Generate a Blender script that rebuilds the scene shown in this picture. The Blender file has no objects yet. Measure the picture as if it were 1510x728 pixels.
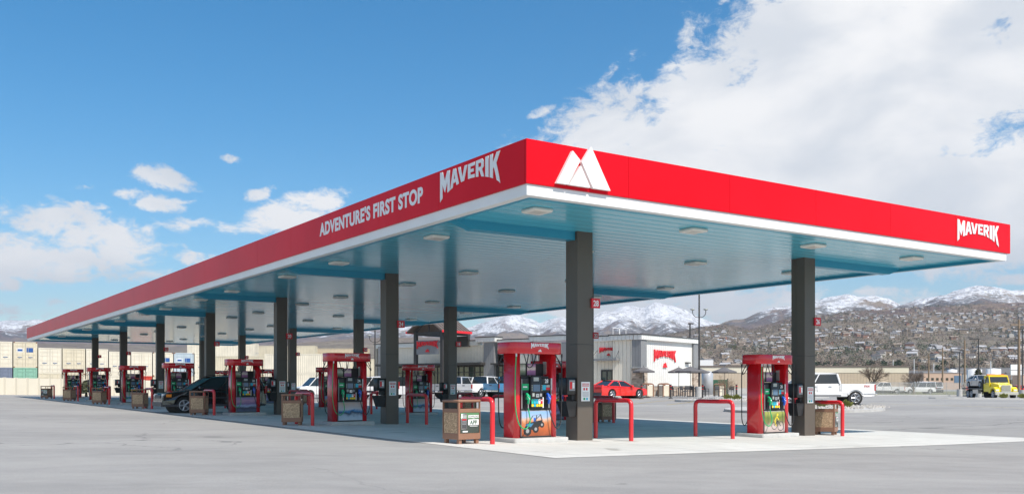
import bpy, bmesh, math, random
from mathutils import Vector, Matrix, noise
R = math.radians
random.seed(7)
S = bpy.context.scene
COL = S.collection

# ------------------------------------------------------------------ camera, sky, sun, exposure
F = 1388.0; PX0 = 755.0; HZ = 567.3; CAMZ = 1.4
cam = bpy.data.cameras.new('camera'); camo = bpy.data.objects.new('camera', cam); COL.objects.link(camo)
camo.location = (0, 0, CAMZ); camo.rotation_euler = (R(90), 0, 0)
cam.sensor_width = 36; cam.lens = F / 1510 * 36
cam.shift_y = (HZ - 364) / 1510
cam.clip_start = 0.1; cam.clip_end = 60000
S.camera = camo
SUN_AZ = 139.0; SUN_EL = 52.0
sl = bpy.data.lights.new('sun', 'SUN'); sl.energy = 4.9; sl.angle = R(0.5); sl.color = (1, .93, .84)
so = bpy.data.objects.new('sun', sl); COL.objects.link(so)
_d = Vector((math.sin(R(SUN_AZ)) * math.cos(R(SUN_EL)), math.cos(R(SUN_AZ)) * math.cos(R(SUN_EL)), math.sin(R(SUN_EL))))
so.rotation_euler = _d.to_track_quat('Z', 'Y').to_euler()
S.view_settings.view_transform = 'Standard'; S.view_settings.look = 'None'
S.view_settings.exposure = 0.2; S.view_settings.gamma = 1
S.view_settings.use_curve_mapping = False
SKY_STRENGTH = 0.115

world = bpy.data.worlds.new('World'); S.world = world; world.use_nodes = True
def build_world():
    nt = world.node_tree; N = nt.nodes; L = nt.links
    for n in list(N): N.remove(n)
    def nd(t, **k):
        n = N.new(t)
        for a, b in k.items(): setattr(n, a, b)
        return n
    def val(v, sock):
        if isinstance(v, (int, float)): sock.default_value = v
        else: L.new(v, sock)
    def m(op, a, b=0.0, c=None, clamp=False):
        n = nd('ShaderNodeMath', operation=op); n.use_clamp = clamp
        val(a, n.inputs[0]); val(b, n.inputs[1])
        if c is not None: val(c, n.inputs[2])
        return n.outputs[0]
    out = nd('ShaderNodeOutputWorld'); bg = nd('ShaderNodeBackground')
    sky = nd('ShaderNodeTexSky', sky_type='NISHITA'); sky.sun_disc = False
    sky.sun_elevation = R(SUN_EL); sky.sun_rotation = R(SUN_AZ)
    sky.altitude = 1300; sky.air_density = 1.15; sky.dust_density = 0.35; sky.ozone_density = 2.6
    tc = nd('ShaderNodeTexCoord'); sp = nd('ShaderNodeSeparateXYZ'); L.new(tc.outputs['Generated'], sp.inputs[0])
    x, y, z = sp.outputs
    az = m('ARCTAN2', x, y); el = m('ARCSINE', z)
    # cloud noise, laid on a flat layer overhead blended with plain direction noise
    cmb = nd('ShaderNodeCombineXYZ'); L.new(az, cmb.inputs[0]); L.new(m('MULTIPLY', el, 1.7), cmb.inputs[1])
    def noi(scale, det, rough, off=0.0, dist=0.0):
        n = nd('ShaderNodeTexNoise'); n.inputs['Scale'].default_value = scale; n.inputs['Detail'].default_value = det
        n.inputs['Roughness'].default_value = rough; n.inputs['Distortion'].default_value = dist
        mp = nd('ShaderNodeMapping'); mp.inputs['Location'].default_value = (off, off * .7, 0)
        L.new(cmb.outputs[0], mp.inputs[0]); L.new(mp.outputs[0], n.inputs['Vector'])
        return n.outputs['Fac']
    n1 = noi(15, 11, .66, 3.1, .35); n5 = noi(48, 8, .7, 5.5, .6); n2 = noi(3.2, 5, .55, 8.3)
    def ang(px, py):
        a = math.atan((px - PX0) / F); e = math.atan((HZ - py) / F * math.cos(a)); return a, e
    # (px, py, rx, ry, tilt degrees, weight)
    blobs = [(120, 355, 145, 52, 4, 1), (20, 370, 90, 44, 0, 1), (235, 258, 42, 13, 8, .55), (90, 398, 170, 24, 0, .8), (230, 302, 46, 11, 0, .6), (135, 303, 40, 7, 0, .5), (186, 288, 24, 9, 0, .5),
             (430, 312, 85, 24, -17, 1), (382, 287, 22, 9, -25, .55), (338, 233, 14, 6, 0, .5), (290, 380, 50, 12, 0, .75), (300, 335, 55, 14, 0, .5), (10, 418, 26, 14, 0, .8), (120, 278, 22, 7, 0, .45),
             (1260, 165, 420, 200, -16, 1.3), (985, 208, 255, 105, -16, 1.2), (1320, 30, 330, 120, -5, 1.3), (1450, 290, 260, 110, 0, 1.2), (1120, 90, 110, 50, -30, 1.0), (900, 105, 26, 9, -50, .55), (795, 165, 26, 8, -20, .55), (1400, 350, 150, 40, 0, 1.0),
             (960, 440, 230, 38, 0, 1.0), (1110, 448, 130, 26, 0, 1.0), (1310, 436, 70, 18, 4, .9), (1500, 412, 50, 9, 0, .6), (740, 455, 120, 20, 0, .8), (100, 455, 200, 16, 0, .5),
             (2000, 200, 350, 160, 0, 1.1), (-700, 250, 300, 110, 0, 1)]
    FD = None
    for bx, by, rx, ry, tl, w in blobs:
        a0, e0 = ang(bx, by); ra = rx / F * math.cos(a0) ** 2; re = ry / F * math.cos(a0)
        c, s_ = math.cos(R(-tl)), math.sin(R(-tl))
        da = m('SUBTRACT', az, a0); de = m('SUBTRACT', el, e0)
        p = m('ADD', m('MULTIPLY', da, c / ra), m('MULTIPLY', de, s_ / ra))
        q = m('ADD', m('MULTIPLY', da, -s_ / re), m('MULTIPLY', de, c / re))
        d2 = m('ADD', m('MULTIPLY', p, p), m('MULTIPLY', q, q))
        f = m('MULTIPLY', m('SUBTRACT', 1.0, m('SQRT', d2)), 1.5 * w)
        f = m('MINIMUM', f, .62 * w if w <= 1.0 else .85 * w)
        FD = f if FD is None else m('MAXIMUM', FD, f)
    # clouds behind the camera, for reflections and light
    back = m('MULTIPLY', m('SUBTRACT', m('ABSOLUTE', az), 1.0), 1.0, clamp=True)
    FD = m('MAXIMUM', FD, m('SUBTRACT', m('MULTIPLY', back, m('ADD', m('MULTIPLY', n2, 3.0), 2.75)), 4.0))
    up = m('MULTIPLY', m('SUBTRACT', el, .62), 4.0, clamp=True)
    FD = m('MAXIMUM', FD, m('SUBTRACT', m('MULTIPLY', up, m('ADD', m('MULTIPLY', n2, 3.0), 2.5)), 4.0))
    dens = m('ADD', FD, m('MULTIPLY', m('SUBTRACT', n1, .5), 3.0))
    dens = m('ADD', dens, m('MULTIPLY', m('SUBTRACT', n5, .5), 1.5))
    dens = m('ADD', dens, m('MULTIPLY', m('SUBTRACT', n2, .5), 1.1))
    mr = nd('ShaderNodeMapRange'); mr.interpolation_type = 'SMOOTHSTEP'
    L.new(dens, mr.inputs[0]); mr.inputs[1].default_value = -.08; mr.inputs[2].default_value = .62
    # clear sky
    hsv = nd('ShaderNodeHueSaturation'); hsv.inputs['Saturation'].default_value = 1.46; hsv.inputs['Value'].default_value = 1.12; hsv.inputs['Hue'].default_value = .492
    L.new(sky.outputs[0], hsv.inputs['Color'])
    # cloud colour: bright tops, soft grey bodies
    n3 = noi(5.5, 6, .5, 1.7, .3)
    sh = nd('ShaderNodeMapRange'); sh.interpolation_type = 'SMOOTHSTEP'; L.new(n3, sh.inputs[0]); sh.inputs[1].default_value = .36; sh.inputs[2].default_value = .62
    cc = nd('ShaderNodeMix', data_type='RGBA'); L.new(sh.outputs[0], cc.inputs['Factor'])
    cc.inputs['A'].default_value = (5.9, 6.15, 6.5, 1); cc.inputs['B'].default_value = (8.1, 8.0, 7.9, 1)
    mx = nd('ShaderNodeMix', data_type='RGBA'); L.new(m('MULTIPLY', mr.outputs[0], .97), mx.inputs['Factor'])
    L.new(hsv.outputs[0], mx.inputs['A']); L.new(cc.outputs['Result'], mx.inputs['B'])
    L.new(mx.outputs['Result'], bg.inputs['Color']); bg.inputs['Strength'].default_value = SKY_STRENGTH
    L.new(bg.outputs[0], out.inputs['Surface'])
build_world()

# ------------------------------------------------------------------ frames and ground height
TH = .5933; UX, UY = math.cos(TH), math.sin(TH)
C0 = (.278, 18.33)
def uv(u, v): return (C0[0] + UX * u - UY * v, C0[1] + UY * u + UX * v)
def to_uv(X, Y):
    dx, dy = X - C0[0], Y - C0[1]; return (UX * dx + UY * dy, -UY * dx + UX * dy)
def at(px, d): return ((px - PX0) / F * d, d)
AK = [(-60, -1.27), (-14, -1.26), (-4, -1.27), (4, -1.39), (12, -1.53), (20, -1.60), (28, -1.45), (36, -1.28), (44, -1.24), (52, -1.26), (96, -1.70), (130, -1.75), (400, -1.75)]
def _A(u):
    if u <= AK[0][0]: return AK[0][1]
    for (a, za), (b, zb) in zip(AK, AK[1:]):
        if u <= b:
            t = (u - a) / (b - a); return za + (zb - za) * t
    return AK[-1][1]
UT = [-60 + 2 * i for i in range(96)]
AT = [(_A(u - 3) + 2 * _A(u) + _A(u + 3)) / 4 for u in UT]
def A(u):
    if u <= UT[0]: return AT[0]
    if u >= UT[-1]: return AT[-1]
    i = min(int((u - UT[0]) // 2), len(UT) - 2); t = (u - UT[i]) / 2
    return AT[i] * (1 - t) + AT[i + 1] * t
def guv(u, v): return CAMZ + A(u) + .0042 * max(-20, min(80, v))
def gz(X, Y): return guv(*to_uv(X, Y))

# ------------------------------------------------------------------ materials
MATS = {}
def mat(name, col, rough=.6, metal=0, var=0.0, vscale=3.0, bump=0.0, bscale=30.0, coat=0.0, spec=None, emit=None):
    if name in MATS: return MATS[name]
    m = bpy.data.materials.new(name); m.use_nodes = True; nt = m.node_tree; b = nt.nodes['Principled BSDF']
    c = (*col, 1); b.inputs['Base Color'].default_value = c
    b.inputs['Roughness'].default_value = rough; b.inputs['Metallic'].default_value = metal
    if coat: b.inputs['Coat Weight'].default_value = coat; b.inputs['Coat Roughness'].default_value = .08
    if spec is not None: b.inputs['Specular IOR Level'].default_value = spec
    if emit: b.inputs['Emission Color'].default_value = (*emit[:3], 1); b.inputs['Emission Strength'].default_value = emit[3]
    if var or bump:
        tc = nt.nodes.new('ShaderNodeTexCoord')
        if var:
            n = nt.nodes.new('ShaderNodeTexNoise'); n.inputs['Scale'].default_value = vscale; n.inputs['Detail'].default_value = 7; n.inputs['Roughness'].default_value = .6
            nt.links.new(tc.outputs['Object'], n.inputs['Vector'])
            mr = nt.nodes.new('ShaderNodeMapRange'); mr.inputs[1].default_value = .3; mr.inputs[2].default_value = .7; mr.inputs[3].default_value = 1 - var; mr.inputs[4].default_value = 1 + var
            nt.links.new(n.outputs['Fac'], mr.inputs[0])
            vm = nt.nodes.new('ShaderNodeVectorMath'); vm.operation = 'SCALE'; vm.inputs[0].default_value = col; nt.links.new(mr.outputs[0], vm.inputs['Scale'])
            nt.links.new(vm.outputs[0], b.inputs['Base Color'])
        if bump:
            n = nt.nodes.new('ShaderNodeTexNoise'); n.inputs['Scale'].default_value = bscale; n.inputs['Detail'].default_value = 4
            nt.links.new(tc.outputs['Object'], n.inputs['Vector'])
            bp = nt.nodes.new('ShaderNodeBump'); bp.inputs['Strength'].default_value = bump; bp.inputs['Distance'].default_value = .02
            nt.links.new(n.outputs['Fac'], bp.inputs['Height']); nt.links.new(bp.outputs[0], b.inputs['Normal'])
    MATS[name] = m
    return m
class NT:
    """small helper for hand-made node materials"""
    def __init__(s, name):
        s.m = bpy.data.materials.new(name); s.m.use_nodes = True; s.n = s.m.node_tree.nodes; s.l = s.m.node_tree.links
        s.b = s.n['Principled BSDF']; s.tc = s.n.new('ShaderNodeTexCoord'); MATS[name] = s.m
        s.geo = s.n.new('ShaderNodeNewGeometry')
    def new(s, t, **k):
        n = s.n.new(t)
        for a, b in k.items(): setattr(n, a, b)
        return n
    def put(s, v, sock):
        if isinstance(v, (int, float)): sock.default_value = v
        elif isinstance(v, tuple): sock.default_value = v if len(v) == len(sock.default_value) else (*v, 1)
        else: s.l.new(v, sock)
    def math(s, op, a, b=0.0, clamp=False):
        n = s.new('ShaderNodeMath', operation=op); n.use_clamp = clamp; s.put(a, n.inputs[0]); s.put(b, n.inputs[1]); return n.outputs[0]
    def noise(s, vec, scale, det=6, rough=.6, dist=0, sc=(1, 1, 1), loc=(0, 0, 0)):
        mp = s.new('ShaderNodeMapping'); mp.inputs['Scale'].default_value = sc; mp.inputs['Location'].default_value = loc; s.l.new(vec, mp.inputs[0])
        n = s.new('ShaderNodeTexNoise'); n.inputs['Scale'].default_value = scale; n.inputs['Detail'].default_value = det; n.inputs['Roughness'].default_value = rough; n.inputs['Distortion'].default_value = dist
        s.l.new(mp.outputs[0], n.inputs['Vector']); return n.outputs['Fac']
    def ramp(s, v, a, b, lo=0.0, hi=1.0, smooth=True):
        n = s.new('ShaderNodeMapRange'); n.interpolation_type = 'SMOOTHSTEP' if smooth else 'LINEAR'
        s.put(v, n.inputs[0]); n.inputs[1].default_value = a; n.inputs[2].default_value = b; n.inputs[3].default_value = lo; n.inputs[4].default_value = hi; return n.outputs[0]
    def mix(s, f, a, b, blend='MIX'):
        n = s.new('ShaderNodeMix', data_type='RGBA', blend_type=blend); s.put(f, n.inputs['Factor']); s.put(a, n.inputs['A']); s.put(b, n.inputs['B']); return n.outputs['Result']
    def bump(s, h, strength, dist=.02):
        n = s.new('ShaderNodeBump'); n.inputs['Strength'].default_value = strength; n.inputs['Distance'].default_value = dist; s.l.new(h, n.inputs['Height']); s.l.new(n.outputs[0], s.b.inputs['Normal'])
    def base(s, c): s.put(c, s.b.inputs['Base Color'])

def mk_asphalt():
    t = NT('asphalt'); P = t.geo.outputs['Position']
    a = t.noise(P, .09, 5, .55, .4, sc=(1, 2.2, 1)); b = t.noise(P, 1.3, 8, .68, sc=(.7, 1.2, 1)); c = t.noise(P, 55, 3, .7)
    st = t.noise(P, .35, 6, .6, 1.6, sc=(.45, 1.0, 1))
    col = t.mix(t.ramp(a, .3, .7), (.255, .248, .238), (.36, .35, .333))
    col = t.mix(t.ramp(b, .3, .75, 0, .5), col, (.42, .41, .392))
    col = t.mix(t.ramp(st, .50, .70, 0, .38), col, (.225, .222, .22))
    col = t.mix(t.ramp(c, .35, .7, 0, .5), col, (.18, .18, .18))
    ca = t.new('ShaderNodeTexVoronoi', feature='DISTANCE_TO_EDGE'); ca.inputs['Scale'].default_value = .07
    n = t.new('ShaderNodeTexNoise'); n.inputs['Scale'].default_value = .5; n.inputs['Detail'].default_value = 6; t.l.new(P, n.inputs['Vector'])
    ad = t.new('ShaderNodeVectorMath', operation='MULTIPLY_ADD'); t.l.new(n.outputs['Color'], ad.inputs[0]); ad.inputs[1].default_value = (3, 3, 0); t.l.new(P, ad.inputs[2]); t.l.new(ad.outputs[0], ca.inputs['Vector'])
    col = t.mix(t.math('MULTIPLY', t.ramp(ca.outputs['Distance'], .0, .0035, 1, 0), t.ramp(t.noise(P, .06, 2), .42, .5, 0, .75)), col, (.12, .12, .12))
    sp = t.noise(P, .9, 3, .5, .6, sc=(.8, 1.4, 1), loc=(5, 3, 0))
    col = t.mix(t.ramp(sp, .70, .76, 0, .6), col, (.13, .13, .13))
    t.base(col); t.b.inputs['Roughness'].default_value = .85; t.bump(c, .35, .01)
mk_asphalt()
def mk_concrete():
    t = NT('pad_concrete'); P = t.tc.outputs['Object']
    a = t.noise(P, .25, 5, .55, .3); b = t.noise(P, 2.2, 8, .65, sc=(1, .5, 1)); c = t.noise(P, 70, 3)
    col = t.mix(t.ramp(a, .3, .7), (.55, .535, .50), (.66, .645, .61))
    col = t.mix(t.ramp(b, .35, .75, 0, .55), col, (.47, .455, .425))
    sp = t.noise(P, 1.1, 3, .5, .5, loc=(9, 1, 0)); col = t.mix(t.ramp(sp, .62, .74, 0, .55), col, (.24, .225, .20))
    s = t.new('ShaderNodeSeparateXYZ'); t.l.new(P, s.inputs[0])
    def joint(o, w, off):
        f = t.math('FRACT', t.math('ADD', t.math('DIVIDE', o, w), off)); d = t.math('MULTIPLY', t.math('MINIMUM', f, t.math('SUBTRACT', 1.0, f)), w)
        return t.ramp(d, .012, .03, 1, 0)
    j = t.math('MAXIMUM', joint(s.outputs[0], 4.4, .05), joint(s.outputs[1], 5.275, .12))
    col = t.mix(t.math('MULTIPLY', j, .6), col, (.18, .175, .16))
    t.base(col); t.b.inputs['Roughness'].default_value = .75; t.bump(c, .2, .008)
mk_concrete()
def mk_deck():
    t = NT('deck_blue'); P = t.tc.outputs['Object']
    n = t.noise(P, .8, 4, .5, sc=(.25, 3, 1)); w = t.noise(P, 1.6, 2, .5, sc=(.3, 6, 1))
    t.base(t.mix(t.ramp(n, .3, .7), (.09, .46, .60), (.11, .50, .65)))
    t.b.inputs['Roughness'].default_value = .17; t.b.inputs['IOR'].default_value = 1.7; t.bump(w, .12, .012)
mk_deck()
def mk_fascia():
    t = NT('fascia_red'); P = t.tc.outputs['Object']; n = t.noise(P, .35, 3, .5)
    t.base(t.mix(t.ramp(n, .3, .7), (.66, .004, .012), (.74, .006, .016))); t.b.inputs['Roughness'].default_value = .3; t.b.inputs['IOR'].default_value = 1.2; t.bump(t.noise(P, 1.1, 2), .12, .02)
mk_fascia()
def mk_board(name, c1, gap=.4, ax=0):
    t = NT(name); P = t.tc.outputs['Object']; s = t.new('ShaderNodeSeparateXYZ'); t.l.new(P, s.inputs[0])
    f = t.math('FRACT', t.math('DIVIDE', t.math('ADD', s.outputs[0], s.outputs[1]), gap)); k = t.ramp(t.math('ABSOLUTE', t.math('SUBTRACT', f, .5)), .03, .07, 1, 0)
    n = t.noise(P, 1.5, 5); t.base(t.mix(t.ramp(n, .3, .7), tuple(x * .93 for x in c1), c1)); t.b.inputs['Roughness'].default_value = .55; t.bump(k, 1, .05)
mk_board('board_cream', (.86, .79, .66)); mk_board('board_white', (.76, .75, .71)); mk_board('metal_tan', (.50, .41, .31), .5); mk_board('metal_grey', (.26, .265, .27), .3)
def mk_stone():
    t = NT('stone_veneer'); P = t.tc.outputs['Object']; mp = t.new('ShaderNodeMapping'); mp.inputs['Scale'].default_value = (2.2, 2.2, 6); t.l.new(P, mp.inputs[0])
    v = t.new('ShaderNodeTexVoronoi'); v.inputs['Scale'].default_value = 1; t.l.new(mp.outputs[0], v.inputs['Vector']); sp = t.new('ShaderNodeSeparateColor'); t.l.new(v.outputs['Color'], sp.inputs[0])
    t.base(t.mix(sp.outputs[0], (.24, .18, .14), (.52, .44, .36))); t.b.inputs['Roughness'].default_value = .85; t.bump(v.outputs['Distance'], .6, .05)
mk_stone()
def mk_aggregate():
    t = NT('aggregate_panel'); P = t.tc.outputs['Object']; v = t.new('ShaderNodeTexVoronoi'); v.inputs['Scale'].default_value = 55; t.l.new(P, v.inputs['Vector']); sp = t.new('ShaderNodeSeparateColor'); t.l.new(v.outputs['Color'], sp.inputs[0])
    t.base(t.mix(sp.outputs[0], (.24, .15, .085), (.70, .50, .32))); t.b.inputs['Roughness'].default_value = .9
mk_aggregate()
def mk_terrain():
    t = NT('hillside'); P = t.geo.outputs['Position']; s = t.new('ShaderNodeSeparateXYZ'); t.l.new(P, s.inputs[0]); z = s.outputs[2]
    nn = t.new('ShaderNodeSeparateXYZ'); t.l.new(t.geo.outputs['Normal'], nn.inputs[0])
    a = t.noise(P, .0016, 8, .62, .6); b = t.noise(P, .008, 7, .65); c = t.noise(P, .02, 6, .7); d = t.noise(P, .0045, 8, .7, .8)
    brown = t.mix(t.ramp(a, .35, .65), (.17, .12, .11), (.27, .21, .15))
    brown = t.mix(t.ramp(b, .42, .62, 0, .8), brown, (.11, .08, .085))
    town = t.mix(t.ramp(c, .35, .65), (.165, .14, .12), (.245, .215, .17))
    col = t.mix(t.ramp(z, 90, 230, 0, 1), town, brown)
    snowline = t.math('ADD', z, t.math('MULTIPLY', t.math('SUBTRACT', d, .5), 520.0))
    snowline = t.math('ADD', snowline, t.math('MULTIPLY', t.math('SUBTRACT', b, .5), 420.0))
    forest = t.math('MULTIPLY', t.ramp(z, 340, 430), t.ramp(d, .44, .5))
    col = t.mix(t.math('MULTIPLY', forest, .7), col, (.05, .06, .065))
    steep = t.ramp(nn.outputs[2], .72, .84)
    e = t.noise(P, .011, 8, .75, .5); pat = t.math('MULTIPLY', t.ramp(e, .49, .56), t.ramp(z, 420, 680, 1, .35))
    gul = t.noise(P, .004, 9, .72, 1.5, sc=(1.6, .6, 1)); pat = t.math('MAXIMUM', pat, t.ramp(gul, .56, .64, 0, .75))
    sf = t.math('MULTIPLY', t.ramp(snowline, 420, 520), t.math('ADD', t.math('MULTIPLY', steep, .35), .65))
    e2 = t.noise(P, .034, 5, .7); pat = t.math('MAXIMUM', pat, t.math('MULTIPLY', t.ramp(e2, .5, .58), t.ramp(d, .42, .56, .15, .8)))
    sf = t.math('MULTIPLY', sf, t.math('SUBTRACT', 1.0, t.math('MULTIPLY', pat, .85)))
    col = t.mix(sf, col, (.80, .82, .86))
    t.base(col); t.b.inputs['Roughness'].default_value = .95; t.b.inputs['Specular IOR Level'].default_value = .1; t.bump(b, 1.0, 55)
mk_terrain()
M = MATS
mat('trim_white', (.80, .80, .78), .4, var=.04, vscale=1); mat('beam_blue', (.03, .30, .45), .35); mat('column_bronze', (.105, .087, .071), .42, .05, var=.08, vscale=.8)
mat('pump_red', (.62, .012, .02), .25, coat=.6); mat('bollard_red', (.66, .015, .025), .3, coat=.5); mat('sign_red', (.66, .015, .03), .4)
mat('black', (.018, .018, .02), .38); mat('black_matte', (.022, .022, .024), .6); mat('white', (.82, .82, .81), .4); mat('grey', (.3, .3, .31), .5); mat('steel', (.55, .56, .58), .3, .8)
mat('green_label', (.0, .33, .12), .4); mat('cyan_label', (.03, .45, .62), .4); mat('yellow_label', (.85, .62, .03), .4); mat('teal_label', (.02, .5, .36), .4); mat('screen', (.10, .17, .26), .15); mat('lcd', (.36, .38, .36), .3)
mat('hose_black', (.02, .02, .02), .45); mat('hose_green', (.0, .36, .12), .35); mat('nozzle_green', (.0, .38, .15), .35); mat('nozzle_blue', (.01, .10, .55), .35)
mat('brown_frame', (.27, .14, .088), .5, var=.08); mat('kerb', (.46, .455, .44), .8, var=.12, vscale=4, bump=.2)
mat('light_housing', (.78, .76, .70), .4); mat('light_lens', (.6, .58, .53), .35); mat('dark_green', (.03, .10, .055), .5); mat('sticker_green', (.10, .22, .10), .5); mat('sticker_dark', (.05, .065, .055), .5); mat('charcoal', (.07, .07, .075), .6)
mat('tyre', (.02, .02, .02), .8); mat('rim', (.5, .51, .53), .3, .9); mat('glass_dark', (.02, .026, .03), .06, spec=.8); mat('tail_red', (.5, .01, .015), .2); mat('head_lamp', (.7, .72, .74), .1); mat('amber', (.8, .25, .02), .3); mat('chrome', (.75, .76, .78), .12, 1)
mat('paint_black', (.012, .012, .014), .2, coat=.8); mat('paint_white', (.78, .78, .78), .28, coat=.6); mat('paint_red', (.72, .022, .016), .25, coat=.8); mat('paint_blue', (.045, .20, .38), .3, coat=.7); mat('paint_yellow', (.85, .66, .01), .3, coat=.5); mat('paint_silver', (.5, .5, .51), .3, .3, coat=.5)
mat('store_glass', (.05, .07, .06), .05, spec=.9); mat('dark_frame', (.045, .043, .042), .5); mat('roof_brown', (.16, .13, .115), .5, .2); mat('logo_red', (.75, .02, .03), .35)
mat('fence_cream', (.64, .59, .48), .7, var=.04, vscale=.5); mat('wood', (.26, .19, .13), .85, var=.15, vscale=2); mat('umbrella_grey', (.13, .125, .13), .8, var=.1); mat('yellow_paint', (.52, .40, .13), .8, var=.25, vscale=4); mat('rock_white', (.42, .40, .37), .9, var=.2, vscale=3); mat('leaf_yellow', (.20, .21, .05), .8); mat('leaf_dark', (.05, .075, .035), .8, var=.2, vscale=.3); mat('leaf_mid', (.085, .095, .05), .8, var=.2); mat('twig', (.20, .155, .125), .9, var=.15, vscale=.4); mat('twig_pale', (.26, .21, .16), .9)
mat('dry_grass', (.17, .17, .08), .95, var=.3, vscale=.3); mat('pink_tan', (.50, .36, .27), .8); mat('tank_white', (.72, .73, .74), .5); mat('interior', (.03, .03, .03), .9)

# ------------------------------------------------------------------ mesh builder
class MB:
    def __init__(s): s.v = []; s.f = []; s.mi = []; s.mats = []; s.sm = []; s.M = Matrix()
    def mid(s, m):
        if m not in s.mats: s.mats.append(m)
        return s.mats.index(m)
    def add(s, vs, fs, m, smooth=False):
        o = len(s.v); k = s.mid(m)
        for p in vs: s.v.append(tuple(s.M @ Vector(p)))
        for f in fs: s.f.append(tuple(o + i for i in f)); s.mi.append(k); s.sm.append(smooth)
    def box(s, x0, y0, z0, x1, y1, z1, m, tx=1, ty=1):
        cx, cy = (x0 + x1) / 2, (y0 + y1) / 2
        vs = [(x0, y0, z0), (x1, y0, z0), (x1, y1, z0), (x0, y1, z0)] + [(cx + (a - cx) * tx, cy + (b - cy) * ty, z1) for a, b in ((x0, y0), (x1, y0), (x1, y1), (x0, y1))]
        s.add(vs, [(3, 2, 1, 0), (4, 5, 6, 7), (0, 1, 5, 4), (1, 2, 6, 5), (2, 3, 7, 6), (3, 0, 4, 7)], m)
        return s
    def rbox(s, x0, y0, z0, x1, y1, z1, r, m, n=4, c=.0):
        pts = []
        for cx, cy, a in ((x1 - r, y0 + r, -90), (x1 - r, y1 - r, 0), (x0 + r, y1 - r, 90), (x0 + r, y0 + r, 180)):
            for i in range(n + 1):
                t = R(a + 90 * i / n); pts.append((cx + r * math.cos(t), cy + r * math.sin(t)))
        k = len(pts); mx, my = (x0 + x1) / 2, (y0 + y1) / 2
        lv = [(z0 + c, 1), (z1 - c, 1)] if c == 0 else [(z0, 0), (z0 + c, 1), (z1 - c, 1), (z1, 0)]
        vs = []
        for z, full in lv:
            for (a, b) in pts:
                if not full:
                    dx, dy = a - mx, b - my; L = math.hypot(dx, dy); a -= dx / L * c; b -= dy / L * c
                vs.append((a, b, z))
        q = len(lv); fs = [tuple(range(k))[::-1], tuple((q - 1) * k + i for i in range(k))]
        s.add(vs, fs, m)
        o = len(s.v) - len(vs); kk = s.mid(m)
        for l in range(q - 1):
            for i in range(k):
                j = (i + 1) % k; s.f.append((o + l * k + i, o + l * k + j, o + (l + 1) * k + j, o + (l + 1) * k + i)); s.mi.append(kk); s.sm.append(True)
        return s
    def tube(s, pts, r, m, n=8, cap=True, r1=None):
        P = [Vector(p) for p in pts]; k = len(P); vs = []; up = None
        for i, p in enumerate(P):
            d = (P[min(i + 1, k - 1)] - P[max(i - 1, 0)]).normalized()
            if up is None:
                up = Vector((0, 0, 1)) if abs(d.z) < .9 else Vector((1, 0, 0))
            a = d.cross(up).normalized(); up = a.cross(d).normalized()
            rr = r if r1 is None else r + (r1 - r) * i / (k - 1)
            for j in range(n):
                t = 2 * math.pi * j / n; vs.append(p + a * rr * math.cos(t) + up * rr * math.sin(t))
        fs = []
        for i in range(k - 1):
            for j in range(n): fs.append((i * n + j, i * n + (j + 1) % n, (i + 1) * n + (j + 1) % n, (i + 1) * n + j))
        s.add(vs, fs, m, True)
        if cap: s.add(vs[:n], [tuple(range(n))[::-1]], m); s.add(vs[-n:], [tuple(range(n))], m)
        return s
    def cyl(s, p0, p1, r, m, n=12, r1=None): return s.tube([p0, p1], r, m, n, True, r1)
    def lathe(s, prof, m, n=16, c=(0, 0)):
        vs = []; k = len(prof)
        for r, z in prof:
            for j in range(n): t = 2 * math.pi * j / n; vs.append((c[0] + r * math.cos(t), c[1] + r * math.sin(t), z))
        fs = [(i * n + j, i * n + (j + 1) % n, (i + 1) * n + (j + 1) % n, (i + 1) * n + j) for i in range(k - 1) for j in range(n)]
        s.add(vs, fs, m, True); return s
    def prism_y(s, poly, y0, y1, m, top=None, smooth=False):
        """polygon in x,z extruded along y; counter-clockwise seen from -y"""
        k = len(poly); vs = [(x, y0, z) for x, z in poly] + [(x, y1, z) for x, z in poly]
        s.add(vs, [tuple(range(k)), tuple(range(k, 2 * k))[::-1]] + [(i, k + i, k + (i + 1) % k, (i + 1) % k) for i in range(k)], m); return s
    def quad(s, a, b, c, d, m): s.add([a, b, c, d], [(0, 1, 2, 3)], m); return s
    def mesh(s, name):
        me = bpy.data.meshes.new(name); me.from_pydata(s.v, [], s.f); 
        for m in s.mats: me.materials.append(MATS[m])
        me.polygons.foreach_set('material_index', s.mi); me.polygons.foreach_set('use_smooth', s.sm); me.update(); return me
    def build(s, name, parent=None, loc=(0, 0, 0), rz=0, bevel=0):
        o = bpy.data.objects.new(name, s.mesh(name)); COL.objects.link(o); o.location = loc; o.rotation_euler.z = rz
        if parent: o.parent = parent
        if bevel:
            b = o.modifiers.new('bevel', 'BEVEL'); b.width = bevel; b.segments = 2; b.limit_method = 'ANGLE'; b.angle_limit = R(35); b.harden_normals = False
        return o
def thing(name, label, cat, loc=(0, 0, 0), rz=0, group=None):
    o = bpy.data.objects.new(name, None); COL.objects.link(o); o.location = loc; o.rotation_euler.z = rz; o.empty_display_size = .2
    o['label'] = label; o['category'] = cat
    if group: o['group'] = group
    return o
def tag(o, label=None, cat=None, group=None, kind=None):
    if label: o['label'] = label
    if cat: o['category'] = cat
    if group: o['group'] = group
    if kind: o['kind'] = kind
    return o
KIDS = {}
def copy_tree(o, loc=None, rz=None, parent=None, skip=()):
    c = o.copy(); COL.objects.link(c)
    if parent: c.parent = parent
    if loc is not None: c.location = loc
    if rz is not None: c.rotation_euler.z = rz
    for ch in list(o.children):
        if ch.name.split('.')[0] in skip: continue
        copy_tree(ch, parent=c)
    return c
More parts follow.
